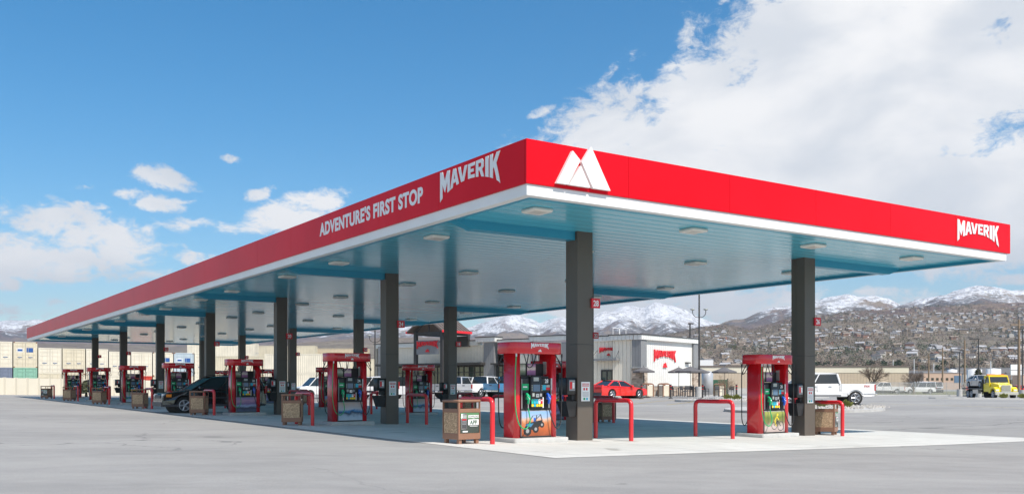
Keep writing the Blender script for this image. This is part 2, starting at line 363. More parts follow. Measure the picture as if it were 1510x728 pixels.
def text_mesh(txt, size, matn, bold=.0, sx=1.0, ext=.002, align='CENTER', spacing=1.0):
    cu = bpy.data.curves.new('t', 'FONT'); cu.body = txt; cu.size = size; cu.offset = bold; cu.extrude = ext; cu.align_x = align; cu.align_y = 'BOTTOM_BASELINE'; cu.space_character = spacing
    o = bpy.data.objects.new('t', cu); COL.objects.link(o)
    bpy.context.view_layer.update()
    dg = bpy.context.evaluated_depsgraph_get(); me = bpy.data.meshes.new_from_object(o.evaluated_get(dg))
    vs = [(v.co.x * sx, -v.co.z, v.co.y) for v in me.vertices]; fs = [tuple(p.vertices) for p in me.polygons]
    bpy.data.objects.remove(o); bpy.data.curves.remove(cu)
    return vs, fs
def shape_mesh(loops, ext):
    """2D loops (holes allowed) filled through a curve, returned in the x,z plane with thickness along y"""
    cu = bpy.data.curves.new('s', 'CURVE'); cu.dimensions = '2D'; cu.fill_mode = 'BOTH'; cu.extrude = ext
    for lp in loops:
        sp = cu.splines.new('POLY'); sp.points.add(len(lp) - 1); sp.use_cyclic_u = True
        for p, (x, y) in zip(sp.points, lp): p.co = (x, y, 0, 1)
    o = bpy.data.objects.new('s', cu); COL.objects.link(o); bpy.context.view_layer.update()
    dg = bpy.context.evaluated_depsgraph_get(); me = bpy.data.meshes.new_from_object(o.evaluated_get(dg))
    vs = [(v.co.x, -v.co.z, v.co.y) for v in me.vertices]; fs = [tuple(p.vertices) for p in me.polygons]
    bpy.data.objects.remove(o); bpy.data.curves.remove(cu)
    return vs, fs
# arched word mark: letters drawn in unit cells, then warped so the feet follow an arch
LET = {
 'M': [[(0, 0), (.24, .0), (.24, .52), (.5, .12), (.76, .52), (.76, 0), (1, 0), (1, 1), (.74, 1), (.5, .6), (.26, 1), (0, 1)]],
 'A': [[(0, 0), (.27, 0), (.34, .22), (.66, .22), (.73, 0), (1, 0), (.66, 1), (.34, 1)], [(.41, .42), (.59, .42), (.5, .76)]],
 'V': [[(.34, 0), (.66, 0), (1, 1), (.73, 1), (.5, .28), (.27, 1), (0, 1)]],
 'E': [[(0, 0), (1, 0), (1, .22), (.36, .22), (.36, .4), (.85, .4), (.85, .6), (.36, .6), (.36, .78), (1, .78), (1, 1), (0, 1)]],
 'R': [[(0, 0), (.3, 0), (.3, .36), (.45, .36), (.68, 0), (1, 0), (.74, .42), (.95, .56), (.95, .86), (.78, 1), (0, 1)], [(.3, .56), (.3, .8), (.6, .8), (.66, .74), (.66, .62), (.6, .56)]],
 'I': [[(0, 0), (1, 0), (1, 1), (0, 1)]],
 'K': [[(0, 0), (.3, 0), (.3, .36), (.4, .48), (.68, 0), (1, 0), (.62, .62), (1, 1), (.66, 1), (.3, .62), (.3, 1), (0, 1)]]}
def wordmark(W, H, ext):
    cells = [('M', 0, .175), ('A', .183, .335), ('V', .32, .475), ('E', .49, .60), ('R', .62, .752), ('I', .772, .822), ('K', .842, 1.0)]
    loops = []
    for ch, a, b in cells:
        for lp in LET[ch]:
            d = []
            for i, (x, y) in enumerate(lp):
                x2, y2 = lp[(i + 1) % len(lp)]
                for k in range(5): t = k / 5; d.append((x + (x2 - x) * t, y + (y2 - y) * t))
            out = []
            for x, y in d:
                X = a + (b - a) * x; q = 2 * X - 1
                bot = .46 * (1 - q * q) ** .8 if abs(q) < 1 else 0
                if ch == 'M' and x < .3: bot *= 1
                topy = 1 - .07 * (1 - abs(q)) ** .8
                out.append((X * W, (bot + (topy - bot) * y) * H))
            loops.append(out)
    return shape_mesh(loops, ext)
def peaks(ext):
    L = [[(0, 0), (.278, 0), (.596, .52), (.40, .69)], [(.31, 0), (.85, 0), (.606, .42)], [(.92, 0), (1.38, 0), (.87, .84), (.63, .49)]]
    vs, fs = [], []
    for lp in L:
        a, b = shape_mesh([lp], ext); o = len(vs); vs += a; fs += [tuple(i + o for i in f) for f in b]
    return vs, fs
def place(vs, sx=1, dx=0, dy=0, dz=0, s=1): return [(x * s * sx + dx, y + dy, z * s + dz) for x, y, z in vs]
WMv, WMf = wordmark(1, .27, .004)
PKv, PKf = peaks(.004)

# ------------------------------------------------------------------ ground
def ground():
    us = sorted(set([-6000, -3000, -1000, -300, -120] + UT + [300, 1000, 3000, 9000]))
    vs_ = [-3000, -800, -200, -60, -20, 0, 20, 40, 60, 80, 160, 400, 1200, 4000, 9000]
    b = MB(); vv = []
    for v in vs_:
        for u in us: X, Y = uv(u, v); vv.append((X, Y, guv(u, v)))
    n = len(us)
    b.add(vv, [(j * n + i, j * n + i + 1, (j + 1) * n + i + 1, (j + 1) * n + i) for j in range(len(vs_) - 1) for i in range(n - 1)], 'asphalt')
    tag(b.build('ground'), kind='structure')
ground()
def sheet(name, u0, u1, v0, v1, dz, m, parent=None, frame=None):
    us = sorted(set([u0, u1] + [u for u in UT if u0 < u < u1])); vv = []
    vl = sorted(set([v0, v1] + [v for v in (-20, 80) if v0 < v < v1]))
    b = MB()
    for v in vl:
        for u in us: vv.append((u, v, guv(u, v) + dz))
    n = len(us); b.add(vv, [(j * n + i, j * n + i + 1, (j + 1) * n + i + 1, (j + 1) * n + i) for j in range(len(vl) - 1) for i in range(n - 1)], m)
    o = b.build(name, loc=(C0[0], C0[1], 0), rz=TH); return o
tag(sheet('concrete_pad', -.25, 17.9, -1.25, 75.2, .006, 'pad_concrete'), kind='structure')

# ------------------------------------------------------------------ fuel canopy
W_, L_ = 17.68, 73.9
ZC = CAMZ + 3.80; ZTR = CAMZ + 3.71; ZFB = CAMZ + 3.933; ZFT = CAMZ + 4.80
can = thing('fuel_canopy', 'long flat petrol station canopy with red fascia, white trim and blue underside', 'canopy', (C0[0], C0[1], 0), TH)
def fascia(name, ax, length, pos, out):
    """panels along one side; ax 0 runs along x (at y=pos), 1 along y (at x=pos)"""
    b = MB(); t = 0; off = 2.62 if ax == 0 else 3.45; step = 3.04
    cuts = [0]; c = off
    while c < length - .5: cuts.append(c); c += step
    cuts.append(length)
    i0, i1 = (0, .06) if out < 0 else (-.06, 0)
    for a, c in zip(cuts, cuts[1:]):
        a += .0035; c -= .0035
        if ax == 0: b.box(a, pos + i0, ZFB, c, pos + i1, ZFT, 'fascia_red')
        else: b.box(pos + i0, a + (.062 if a < .1 else 0), ZFB, pos + i1, c - (.062 if c > length - .1 else 0), ZFT, 'fascia_red')
    return b.build('fascia', can)
f_front = fascia('fascia', 0, W_, 0, -1); f_left = fascia('fascia', 1, L_, 0, -1); f_back = fascia('fascia', 0, W_, L_, 1); f_right = fascia('fascia', 1, L_, W_, 1)
b = MB(); i = .035                                                # white trim ring below the fascia
for (x0, y0, x1, y1) in ((i, i, W_ - .16, i + .19), (i, L_ - .16 - .1, W_ - .16, L_ - .16), (i, i + .19, i + .19, L_ - .26), (W_ - .26, i + .19, W_ - .16, L_ - .26)):
    b.box(x0, y0, ZTR, x1, y1, ZFB - .004, 'trim_white')
b.build('trim', can)
b = MB(); i = .234
for (x0, y0, x1, y1) in ((i, i, W_ - i, i + .12), (i, L_ - i - .12, W_ - i, L_ - i), (i, i + .12, i + .12, L_ - i - .12), (W_ - i - .12, i + .12, W_ - i, L_ - i - .12)):
    b.box(x0, y0, ZTR + .006, x1, y1, ZC + .1, 'beam_blue')
b.build('gutter', can)
b = MB()                                                         # ribbed deck panels run across the canopy
y = .36; pw = .406
while y < L_ - .36:
    y1 = min(y + pw, L_ - .36)
    b.add([(.36, y, ZC + .006), (W_ - .36, y, ZC + .006), (.36, y + .03, ZC), (W_ - .36, y + .03, ZC), (.36, y1 - .03, ZC), (W_ - .36, y1 - .03, ZC), (.36, y1, ZC + .006), (W_ - .36, y1, ZC + .006)],
          [(0, 2, 3, 1), (2, 4, 5, 3), (4, 6, 7, 5)], 'deck_blue')
    y = y1
b.build('deck', can)
MB().box(.062, .062, ZFB + .05, W_ - .062, L_ - .062, ZFB + .12, 'grey').box(.07, .07, ZFT - .12, W_ - .07, L_ - .07, ZFT - .06, 'grey').build('roof', can)
DV = 10.554; V0 = 3.34; UC = (3.87, 12.44); CS = .48
for k in range(7):                                               # cantilever beams
    v = V0 + DV * k + .1
    for u0, u1, a in ((.36, UC[0], 0), (UC[1] + CS, W_ - .36, 1)):
        z0 = ZC - .21; t0, t1 = (.55, 0) if a == 0 else (0, .55)
        b = MB(); zt = ZC + .02
        b.prism_y([(u0, zt - .06) if t0 else (u0, z0), (u0 + t0, z0), (u1 - t1, z0), (u1, zt - .06) if t1 else (u1, z0), (u1, zt), (u0, zt)], v, v + .28, 'beam_blue')
        b.build('beam', can)
light = MB().rbox(-.26, -.26, -.075, .26, .26, .0, .05, 'light_housing', 2, .02).box(-.15, -.15, -.082, .15, .15, -.074, 'light_lens').mesh('ceiling_light')
for k in range(7):
    for dv in (-1.8, 2.62):
        for u in (1.36, 6.05, 10.55, 15.05):
            o = bpy.data.objects.new('ceiling_light', light); COL.objects.link(o); o.parent = can; o.location = (u, V0 + DV * k + dv, ZC)
NUM = [[28 - 4 * k for k in range(7)], [26 - 4 * k for k in range(7)]]
notice = MB().box(-.135, -.012, -.24, .135, 0, .24, 'white')
notice.box(-.11, -.014, .13, .11, -.0125, .2, 'sign_red')
for q in range(2): notice.lathe([(0, .06), (.035, .06)], 'sign_red', 8, (0, 0)) if False else notice.box(-.07 + .08 * q, -.014, .03, -.02 + .08 * q, -.0125, .09, 'sign_red')
for q in range(5): notice.box(-.1, -.014, -.02 - q * .026, .1, -.0125, -.012 - q * .026, 'grey')
notice.box(-.07, -.014, -.21, -.015, -.0125, -.155, 'green_label').box(.015, -.014, -.21, .07, -.0125, -.155, 'cyan_label')
tv, tf = text_mesh('WARNING', .06, 'white', .002, .8, .0005)
notice.add(place(tv, dy=-.0155, dz=.145), tf, 'white')
notice_me = notice.mesh('notice')
sb = MB()                                                        # service box: towel dispenser above a squeegee bucket, on the column's pump side
sb.rbox(-.30, .03, 1.14, -.004, .40, 1.56, .04, 'black', 3, .02).box(-.24, .022, 1.24, -.06, .03, 1.5, 'grey')
sb.box(-.22, .02, 1.28, -.15, .022, 1.46, 'logo_red').box(-.14, .02, 1.3, -.08, .022, 1.44, 'white')
sb.box(-.12, .08, 1.0, -.004, .34, 1.14, 'black_matte')
sb.add([(-.34, .02, .98), (-.004, .02, .98), (-.004, .42, .98), (-.34, .42, .98), (-.22, .06, .60), (-.004, .06, .60), (-.004, .38, .60), (-.22, .38, .60)],
       [(0, 4, 5, 1), (1, 5, 6, 2), (2, 6, 7, 3), (3, 7, 4, 0), (4, 7, 6, 5), (0, 1, 2, 3)], 'black')
sb.tube([(-.2, .2, .9), (-.30, .1, 1.12)], .012, 'logo_red', 6).tube([(-.16, .25, .9), (-.24, .2, 1.16)], .012, 'black', 6).box(-.36, .06, 1.1, -.26, .13, 1.13, 'logo_red')
sb_me = sb.mesh('service_box')
for r_ in range(2):
    for k in range(7):
        u, v = UC[r_], V0 + DV * k; g = guv(u + .2, v)
        b = MB(); h = ZC + .02 - g + .05
        # built-up column: square box with a recessed web at the far side
        b.box(0, 0, -.05, CS, .30, h, 'column_bronze').box(.05, .30, -.05, CS - .05, CS + .06, h, 'column_bronze')
        b.box(-.006, -.006, 2.38, CS + .006, .30, 2.392, 'dark_frame')
        c = b.build('column', can, (u, v, g), bevel=.006)
        # number flag on the pump-free side
        n = MB().box(CS - .07, -.05, 0, CS + .2, -.008, .24, 'sign_red'); tv, tf = text_mesh(str(NUM[r_][k]), .2, 'white', .004, .85, .002)
        n.add(place(tv, dx=CS + .065, dy=-.0525, dz=.05), tf, 'white'); n.build('number_sign', c, (0, 0, 3.3))
        o = bpy.data.objects.new('notice', notice_me); COL.objects.link(o); o.parent = c; o.location = (.24, -.007, 1.22)
        o = bpy.data.objects.new('service_box', sb_me); COL.objects.link(o); o.parent = c; o.location = (0, 0, 0)
# lettering and logos on the fascia
b = MB(); b.add(place(WMv, s=2.3, dz=0), WMf, 'white')
o = b.build('lettering', can, (14.85 - .0, -.012, CAMZ + 4.07)); o.scale = (.94, 2, 1)
b = MB(); b.add(PKv, PKf, 'white'); o = b.build('mountain_logo', can, (.68, -.045, CAMZ + 4.0)); o.scale = (1, 10, 1)
b = MB(); b.add(place(WMv, s=2.45), WMf, 'white'); o = b.build('lettering', can, (-.01, 3.36, CAMZ + 4.09), -R(90)); o.scale = (1, 1.5, 1)
tv, tf = text_mesh("ADVENTURE'S FIRST STOP", .48, 'white', .019, 1, .003, 'LEFT', 1.07)
wt = max(p[0] for p in tv); b = MB(); b.add([(x * 6.1 / wt, y, z) for x, y, z in tv], tf, 'white'); b.build('lettering', can, (-.004, 10.28, CAMZ + 4.25), -R(90))

# ------------------------------------------------------------------ pump islands, pumps, rails, bins
def arc_pts(pts, n=10):
    """Catmull-Rom through points"""
    P = [Vector(p) for p in pts]; P = [P[0] * 2 - P[1]] + P + [P[-1] * 2 - P[-2]]; out = []
    for i in range(1, len(P) - 2):
        for k in range(n):
            t = k / n; a, b_, c, d = P[i - 1:i + 3]
            out.append(.5 * ((2 * b_) + (c - a) * t + (2 * a - 5 * b_ + 4 * c - d) * t * t + (3 * b_ - a - 3 * c + d) * t ** 3))
    out.append(P[-2]); return out
pump = thing('fuel_pump', '', 'fuel pump'); pump_grp = 'fuel pumps on the islands under the canopy'
h = MB().rbox(-.79, -.40, 1.97, .76, .40, 2.24, .26, 'pump_red', 6, .015).build('header', pump)
for sgn in (0, 1):
    b = MB(); b.M = Matrix.Rotation(math.pi * sgn, 4, 'Z'); b.add(place(WMv, s=.50, dx=-.25, dy=-.404, dz=2.085), WMf, 'white'); b.add(place(PKv, s=.075, dx=-.05, dy=-.404, dz=2.02), PKf, 'white'); b.build('lettering', h)
b = MB().rbox(-.62, -.27, .0, -.43, .27, 1.975, .09, 'pump_red', 5); b.build('pillar', pump)
b = MB().rbox(.44, -.27, .0, .60, .27, 1.975, .05, 'pump_red', 4); b.build('pillar', pump)
MB().box(.425, -.06, 1.5, .438, .06, 1.8, 'lcd').build('meter_plate', pump)
body = MB().box(-.43, -.25, .03, .44, .25, .64, 'grey').box(-.43, -.235, .64, .44, .235, 1.40, 'black').box(-.43, -.26, .0, .44, .26, .03, 'black').box(-.40, -.19, 1.40, .41, .19, 1.45, 'black_matte').build('cabinet', pump, bevel=.01)
def face(sgn):
    T = Matrix.Rotation(math.pi * sgn, 4, 'Z')
    def nb(): b = MB(); b.M = T; return b
    fy = -.24
    b = nb(); b.rbox(-.185, fy - .06, .70, .16, fy, 1.40, .05, 'black', 3, .012).rbox(-.165, fy - .065, 1.36, .14, fy + .02, 1.46, .05, 'black', 3, .02); cons = b.build('console', pump)
    b = nb(); b.box(-.12, fy - .066, 1.09, .075, fy - .061, 1.25, 'screen').box(-.11, fy - .066, 1.33, .04, fy - .061, 1.42, 'lcd'); b.build('screen', cons)
    b = nb()
    for i in range(4):
        for s_ in (-.165, .12): b.box(s_, fy - .067, 1.10 + i * .038, s_ + .025, fy - .061, 1.125 + i * .038, 'lcd')
    b.box(-.15, fy - .075, .97, -.09, fy - .061, 1.05, 'lcd').box(-.05, fy - .08, .95, .04, fy - .061, 1.03, 'steel').box(-.02, fy - .083, .985, .02, fy - .08, 1.0, 'black').box(.07, fy - .07, .97, .13, fy - .061, 1.04, 'grey')
    b.build('keypad', cons)
    b = nb()
    for i, (c1, c2) in enumerate((('teal_label', 'yellow_label'), ('cyan_label', 'cyan_label'), ('cyan_label', 'yellow_label'), ('white', 'yellow_label'), ('sign_red', 'yellow_label'))):
        x = -.17 + i * .067
        b.box(x, fy - .068, .80, x + .055, fy - .061, .90, c1).box(x, fy - .070, .73, x + .055, fy - .061, .79, c2).box(x + .01, fy - .071, .865, x + .045, fy - .068, .885, 'black' if i != 4 else 'white')
    b.build('grade_buttons', cons)
    b = nb(); b.box(-.415, fy - .015, 1.12, -.215, fy, 1.27, 'green_label').box(-.38, fy - .018, 1.18, -.26, fy - .015, 1.21, 'white').box(-.25, fy - .012, .80, -.205, fy, .93, 'sign_red')
    b.box(-.42, fy - .012, .68, -.40, fy, 1.38, 'grey'); b.build('label_panel', pump)
    b = nb(); b.box(.185, fy - .015, 1.12, .285, fy, 1.24, 'cyan_label').box(.295, fy - .015, 1.12, .40, fy, 1.18, 'sign_red').box(.295, fy - .015, 1.185, .40, fy, 1.24, 'lcd').box(.19, fy - .012, .70, .22, fy, .95, 'white'); b.build('label_panel', pump)
    b = nb(); b.box(.43, fy - .045, 1.0, .445, fy - .005, 1.40, 'white').box(.43, fy - .048, 1.02, .446, fy - .045, 1.12, 'sign_red'); b.build('side_strip', pump)
    for x0, x1, mm in ((-.42, -.165, 'ad_green'), (-.14, .13, 'ad_purple')):
        b = nb(); b.box(x0, -.06, 1.46, x1, -.04, 1.75, 'black_matte').box(x0 + .012, -.064, 1.475, x1 - .012, -.06, 1.738, mm); b.build('advert', pump)
    for x, mm in ((-.30, 'nozzle_green'), (.30, 'nozzle_blue')):
        b = nb(); b.box(x - .05, fy - .03, .72, x + .05, fy - .002, 1.06, 'black_matte'); hol = b.build('nozzle_boot', pump)
        b = nb(); b.tube(arc_pts([(x, fy - .05, 1.03), (x + .0, fy - .10, .99), (x + .01, fy - .11, .90), (x + .015, fy - .09, .80)], 5), .033, mm, 8)
        b.box(x - .045, fy - .14, .90, x + .05, fy - .06, 1.0, mm, .8, .8)
        b.tube([(x + .015, fy - .09, .80), (x + .02, fy - .085, .70)], .016, 'steel', 8).tube(arc_pts([(x - .03, fy - .14, .97), (x - .01, fy - .19, .90), (x + .015, fy - .13, .81)], 4), .007, 'steel', 5); b.build('nozzle', pump)
    def hose(pts, m, r=.014):
        b = nb(); b.tube(arc_pts(pts, 8), r, m, 7); b.build('hose', pump)
    hose([(-.62, -.33, 1.98), (-.66, -.35, 1.5), (-.67, -.36, .8), (-.60, -.40, .35), (-.42, -.42, .22), (-.28, -.40, .38), (-.27, -.34, .60), (-.28, -.32, .72)], 'hose_green')
    hose([(.32, -.32, .72), (.36, -.38, .45), (.45, -.44, .22), (.58, -.44, .35), (.64, -.40, .9), (.66, -.38, 1.98)], 'hose_black')
    hose([(.72, -.05, 1.97), (.80, -.12, 1.75), (.72, -.3, 1.68), (.60, -.38, 1.78), (.46, -.38, 1.97)], 'hose_black', .012)
    hose([(-.45, -.38, 1.97), (-.35, -.42, 1.66), (-.20, -.40, 1.72), (-.20, -.36, 1.97)], 'hose_black', .012)
    b = nb(); b.cyl((-.62, -.33, 1.90), (-.62, -.33, 1.98), .022, 'steel', 8).cyl((.66, -.38, 1.90), (.66, -.38, 1.98), .022, 'black', 8); b.build('hose_retractor', pump)
# small printed adverts and the landscape pictures on the lower doors
def mk_print(name, stops, scale, seed, dark=None, axis=2, z0=0, z1=.6):
    t = NT(name); P = t.tc.outputs['Object']; s = t.new('ShaderNodeSeparateXYZ'); t.l.new(P, s.inputs[0])
    n = t.noise(P, scale, 6, .6, .5, loc=(seed, seed, seed)); f = t.math('ADD', t.ramp(s.outputs[axis], z0, z1, 0, 1, False), t.math('MULTIPLY', t.math('SUBTRACT', n, .5), .5))
    cr = t.new('ShaderNodeValToRGB'); t.l.new(f, cr.inputs[0]); e = cr.color_ramp.elements
    for i, (p, c) in enumerate(stops):
        q = e[i] if i < 2 else e.new(p)
        q.position = p; q.color = (*c, 1)
    t.base(cr.outputs[0]); t.b.inputs['Roughness'].default_value = .35
mk_print('ad_green', [(0, (.06, .09, .05)), (.4, (.25, .30, .18)), (.6, (.6, .6, .5)), (1, (.10, .15, .09))], 12, 1, z0=1.47, z1=1.74)
mk_print('ad_purple', [(0, (.22, .07, .2)), (.4, (.40, .16, .33)), (.55, (.7, .6, .5)), (1, (.25, .08, .25))], 12, 4, z0=1.47, z1=1.74)
mk_print('picture_dune', [(0, (.24, .06, .02)), (.3, (.46, .11, .035)), (.58, (.56, .20, .08)), (.72, (.62, .42, .32)), (.8, (.35, .45, .6)), (1, (.25, .42, .68))], 3, 2)
mk_print('picture_forest', [(0, (.42, .33, .30)), (.3, (.55, .45, .42)), (.5, (.22, .20, .08)), (.75, (.14, .19, .04)), (1, (.35, .38, .10))], 5, 6)
mk_print('picture_snow', [(0, (.55, .62, .7)), (.25, (.4, .5, .62)), (.45, (.02, .05, .10)), (.55, (.03, .2, .45)), (.68, (.5, .5, .55)), (1, (.5, .36, .30))], 3, 9)
mk_print('picture_river', [(0, (.10, .13, .22)), (.3, (.05, .05, .09)), (.45, (.35, .4, .6)), (.6, (.22, .12, .28)), (.8, (.5, .28, .4)), (1, (.3, .2, .4))], 3, 12)
for s_ in (0, 1): face(s_)
pics = ['picture_dune', 'picture_snow', 'picture_river', 'picture_forest', 'picture_snow', 'picture_dune', 'picture_river']
pics2 = ['picture_forest', 'picture_river', 'picture_snow', 'picture_dune', 'picture_river', 'picture_snow', 'picture_forest']
ORD = ['nearest', 'second nearest', 'third nearest', 'fourth nearest', 'fifth nearest', 'sixth nearest', 'farthest']
PICW = {'picture_dune': 'orange dunes', 'picture_snow': 'blue snowfield', 'picture_river': 'purple river', 'picture_forest': 'green trail'}
UP = (2.45, 10.83)
rail = MB().tube(arc_pts([(0, -.7, -.05), (0, -.7, .3), (0, -.7, .60), (0, -.7, .88), (0, -.66, .97), (0, -.57, 1.01), (0, -.3, 1.01), (0, .3, 1.01), (0, .57, 1.01), (0, .66, .97), (0, .7, .88), (0, .7, .60), (0, .7, .3), (0, .7, -.05)], 3), .057, 'bollard_red', 14, False).mesh('guard_rail')
def bin_thing(sticker, tan=False, rz=0, loc=(0, 0, 0)):
    t = thing('litter_bin', '', 'litter bin', loc, rz)
    fr = 'brown_frame'; h_ = 1.0; w = .31
    b = MB()
    for sx in (-1, 1):
        for sy in (-1, 1): b.box(sx * w - .025 if sx > 0 else sx * w, sy * w - .025 if sy > 0 else sy * w, .1, sx * w + (0 if sx > 0 else .05), sy * w + (0 if sy > 0 else .05), .93, fr)
    b.box(-w + .002, -w + .002, .1, w - .002, w - .002, .24, fr).box(-w + .002, -w + .002, .70, w - .002, -w + .04, .79, fr).box(-w + .002, w - .04, .70, w - .002, w - .002, .79, fr).box(-w + .002, -w + .042, .70, -w + .04, w - .042, .79, fr).box(w - .04, -w + .042, .70, w - .002, w - .042, .79, fr)
    b.build('frame', t, bevel=.008)
    MB().rbox(-w - .015, -w - .015, .93, w + .015, w + .015, .99, .03, fr, 2, .02).build('lid', t)
    for sx in (-1, 1):
        for sy in (-1, 1): MB().box(sx * .24 - .04, sy * .24 - .04, 0, sx * .24 + .04, sy * .24 + .04, .1, fr).build('foot', t)
    for i, (a, c) in enumerate(((0, -1), (-1, 0), (0, 1), (1, 0))):
        b = MB()
        if a == 0: b.box(-w + .05, c * w - .012 if c > 0 else -w + .002 + .006, .24, w - .05, c * w - .006 if c > 0 else -w + .014, .70, 'aggregate_panel')
        else: b.box(a * w - .014 if a > 0 else -w + .008, -w + .05, .24, a * w - .008 if a > 0 else -w + .014, w - .05, .70, 'aggregate_panel')
        b.build('side_panel', t)
    MB().box(-w + .06, -w + .06, .242, w - .06, w - .06, .74, 'black_matte').build('liner', t)
    if sticker:
        y = -w - .004
        b = MB().box(-w + .05, y, .245, w - .05, y + .003, .70, 'sticker_dark').box(-w + .05, y - .002, .56, w - .05, y - .0005, .698, 'sticker_green')
        b.rbox(-.235, y - .006, .33, -.085, y - .002, .68, .001, 'steel', 1).box(-.225, y - .008, .345, -.095, y - .0065, .66, 'charcoal').box(-.225, y - .009, .57, -.095, y - .0082, .65, 'lcd').box(-.225, y - .009, .535, -.095, y - .0082, .555, 'logo_red')
        for q in range(3): b.box(-.215, y - .009, .44 + .03 * q, -.105, y - .0082, .452 + .03 * q, 'grey')
        b.box(-.045, y - .004, .585, .25, y - .0022, .645, 'white').box(-.045, y - .004, .42, .25, y - .0022, .55, 'white').box(-.2, y - .004, .265, -.06, y - .0022, .295, 'white').box(.0, y - .004, .39, .22, y - .0022, .40, 'white')
        for tx, sz, z, bold in (('DOWNLOAD', .05, .597, .001), ('APP', .13, .437, .004)):
            tv, tf = text_mesh(tx, sz, 'sticker_green', bold, .9, .0004); b.add(place(tv, dx=.103, dy=y - .0048, dz=z), tf, 'dark_green' if tx == 'APP' else 'charcoal')
        tv, tf = text_mesh('OUR', .03, 'white', .0, 1, .0004); b.add(place(tv, dx=.103, dy=y - .0028, dz=.557), tf, 'white')
        b.build('sticker', t)
    return t
bin_plain = bin_thing(False); bin_stick = bin_thing(True)
used = {'p': False, 's': False}
island = MB().rbox(-.78, -.52, -.06, .78, .52, .11, .06, 'kerb', 3, .012).mesh('pump_island')
def put_bin(u, v, rz, stick, label, grp='litter bins at the ends of the pump islands'):
    X, Y = uv(u, v); key = 's' if stick else 'p'; src = bin_stick if stick else bin_plain
    if not used[key]: o = src; used[key] = True; o.location = (X, Y, gz(X, Y) + .006); o.rotation_euler.z = rz
    else: o = copy_tree(src, (X, Y, gz(X, Y) + .006), rz)
    o['label'] = label; o['group'] = grp; return o
ROWN = ['row along the left edge of the canopy', 'back row of pumps']
for r_ in range(2):
    for k in range(7):
        num = NUM[r_][k]; v = V0 + DV * k + .02; u = UP[r_]; X, Y = uv(u, v); g = gz(X, Y) + .006
        o = bpy.data.objects.new('pump_island', island); COL.objects.link(o); o.location = (X, Y, g); o.rotation_euler.z = TH
        tag(o, 'low concrete pump island under the %s pump, beside column %d' % (ORD[k], num), 'kerb island', 'concrete pump islands')
        p = pump if (r_ == 0 and k == 0) else copy_tree(pump, skip=('picture', 'pump_number'))
        p.location = (X, Y, g + .11); p.rotation_euler.z = TH
        pic = (pics if r_ == 0 else pics2)[k]
        p['label'] = 'red fuel pump with %s picture beside column %d, %s of %s' % (PICW[pic], num, ORD[k], ['left row', 'back row'][r_]); p['group'] = pump_grp
for r_ in range(2):
    for k in range(7):
        pass
pumps = [o for o in COL.objects if o.name.split('.')[0] == 'fuel_pump']
def buggy(b, y):
    def w(x, z, r):
        for rr, mm, dy in ((r, 'black_matte', -.001), (r * .45, 'grey', -.0016)):
            b.add([(x + rr * math.cos(t * .5236), y + dy, z + rr * math.sin(t * .5236)) for t in range(12)], [tuple(range(12))], mm)
    b.add([(-.33, y, .25), (-.12, y, .18), (.06, y, .24), (.19, y, .33), (.15, y, .41), (-.06, y, .38), (-.30, y, .33)], [(0, 1, 2, 3, 4, 5, 6)], 'black_matte')
    b.add([(-.32, y - .0004, .28), (-.16, y - .0004, .25), (-.08, y - .0004, .34), (-.29, y - .0004, .33)], [(0, 1, 2, 3)], 'paint_blue')
    for a, c in (((-.24, .33), (-.10, .52)), ((-.10, .52), (.12, .55)), ((.12, .55), (.17, .38)), ((-.02, .38), (.01, .53)), ((-.08, .37), (.12, .54))):
        b.add([(a[0] - .012, y - .0005, a[1]), (a[0] + .014, y - .0005, a[1]), (c[0] + .014, y - .0005, c[1]), (c[0] - .012, y - .0005, c[1])], [(0, 1, 2, 3)], 'charcoal')
    w(-.26, .16, .115); w(-.02, .20, .09); w(.16, .30, .07)
    b.add([(-.09, y - .0003, .37), (-.01, y - .0003, .38), (-.02, y - .0003, .46), (-.07, y - .0003, .47)], [(0, 1, 2, 3)], 'nozzle_blue')
def rider(b, y):
    def w(x, z, r):
        n = 16; vs = []
        for t in range(n): a = 2 * math.pi * t / n; vs += [(x + r * math.cos(a), y, z + r * math.sin(a)), (x + r * .84 * math.cos(a), y, z + r * .84 * math.sin(a))]
        b.add(vs, [(2 * i, (2 * i + 2) % (2 * n), (2 * i + 3) % (2 * n), 2 * i + 1) for i in range(n)], 'charcoal')
    w(-.02, .22, .12); w(.25, .20, .14)
    for a, c, mm in (((-.02, .22), (.12, .36), 'charcoal'), ((.12, .36), (.25, .20), 'charcoal'), ((.08, .22), (.12, .36), 'charcoal'), ((.0, .36), (.06, .20), 'yellow_label'), ((.0, .36), (.10, .50), 'yellow_label'), ((.08, .48), (.17, .38), 'yellow_label')):
        b.add([(a[0] - .015, y - .0005, a[1]), (a[0] + .02, y - .0005, a[1]), (c[0] + .02, y - .0005, c[1]), (c[0] - .015, y - .0005, c[1])], [(0, 1, 2, 3)], mm)
    b.add([(.08, y - .001, .5), (.14, y - .001, .5), (.15, y - .001, .56), (.09, y - .001, .56)], [(0, 1, 2, 3)], 'yellow_label')
pic_me = {}
for q in PICW:
    b = MB().box(-.42, -.262, .04, .43, -.2502, .62, q).box(-.42, .2502, .04, .43, .262, .62, q)
    if q == 'picture_dune': buggy(b, -.2635)
    if q == 'picture_forest': rider(b, -.2635)
    pic_me[q] = b.mesh('picture')
num_me = {}
idx = 0
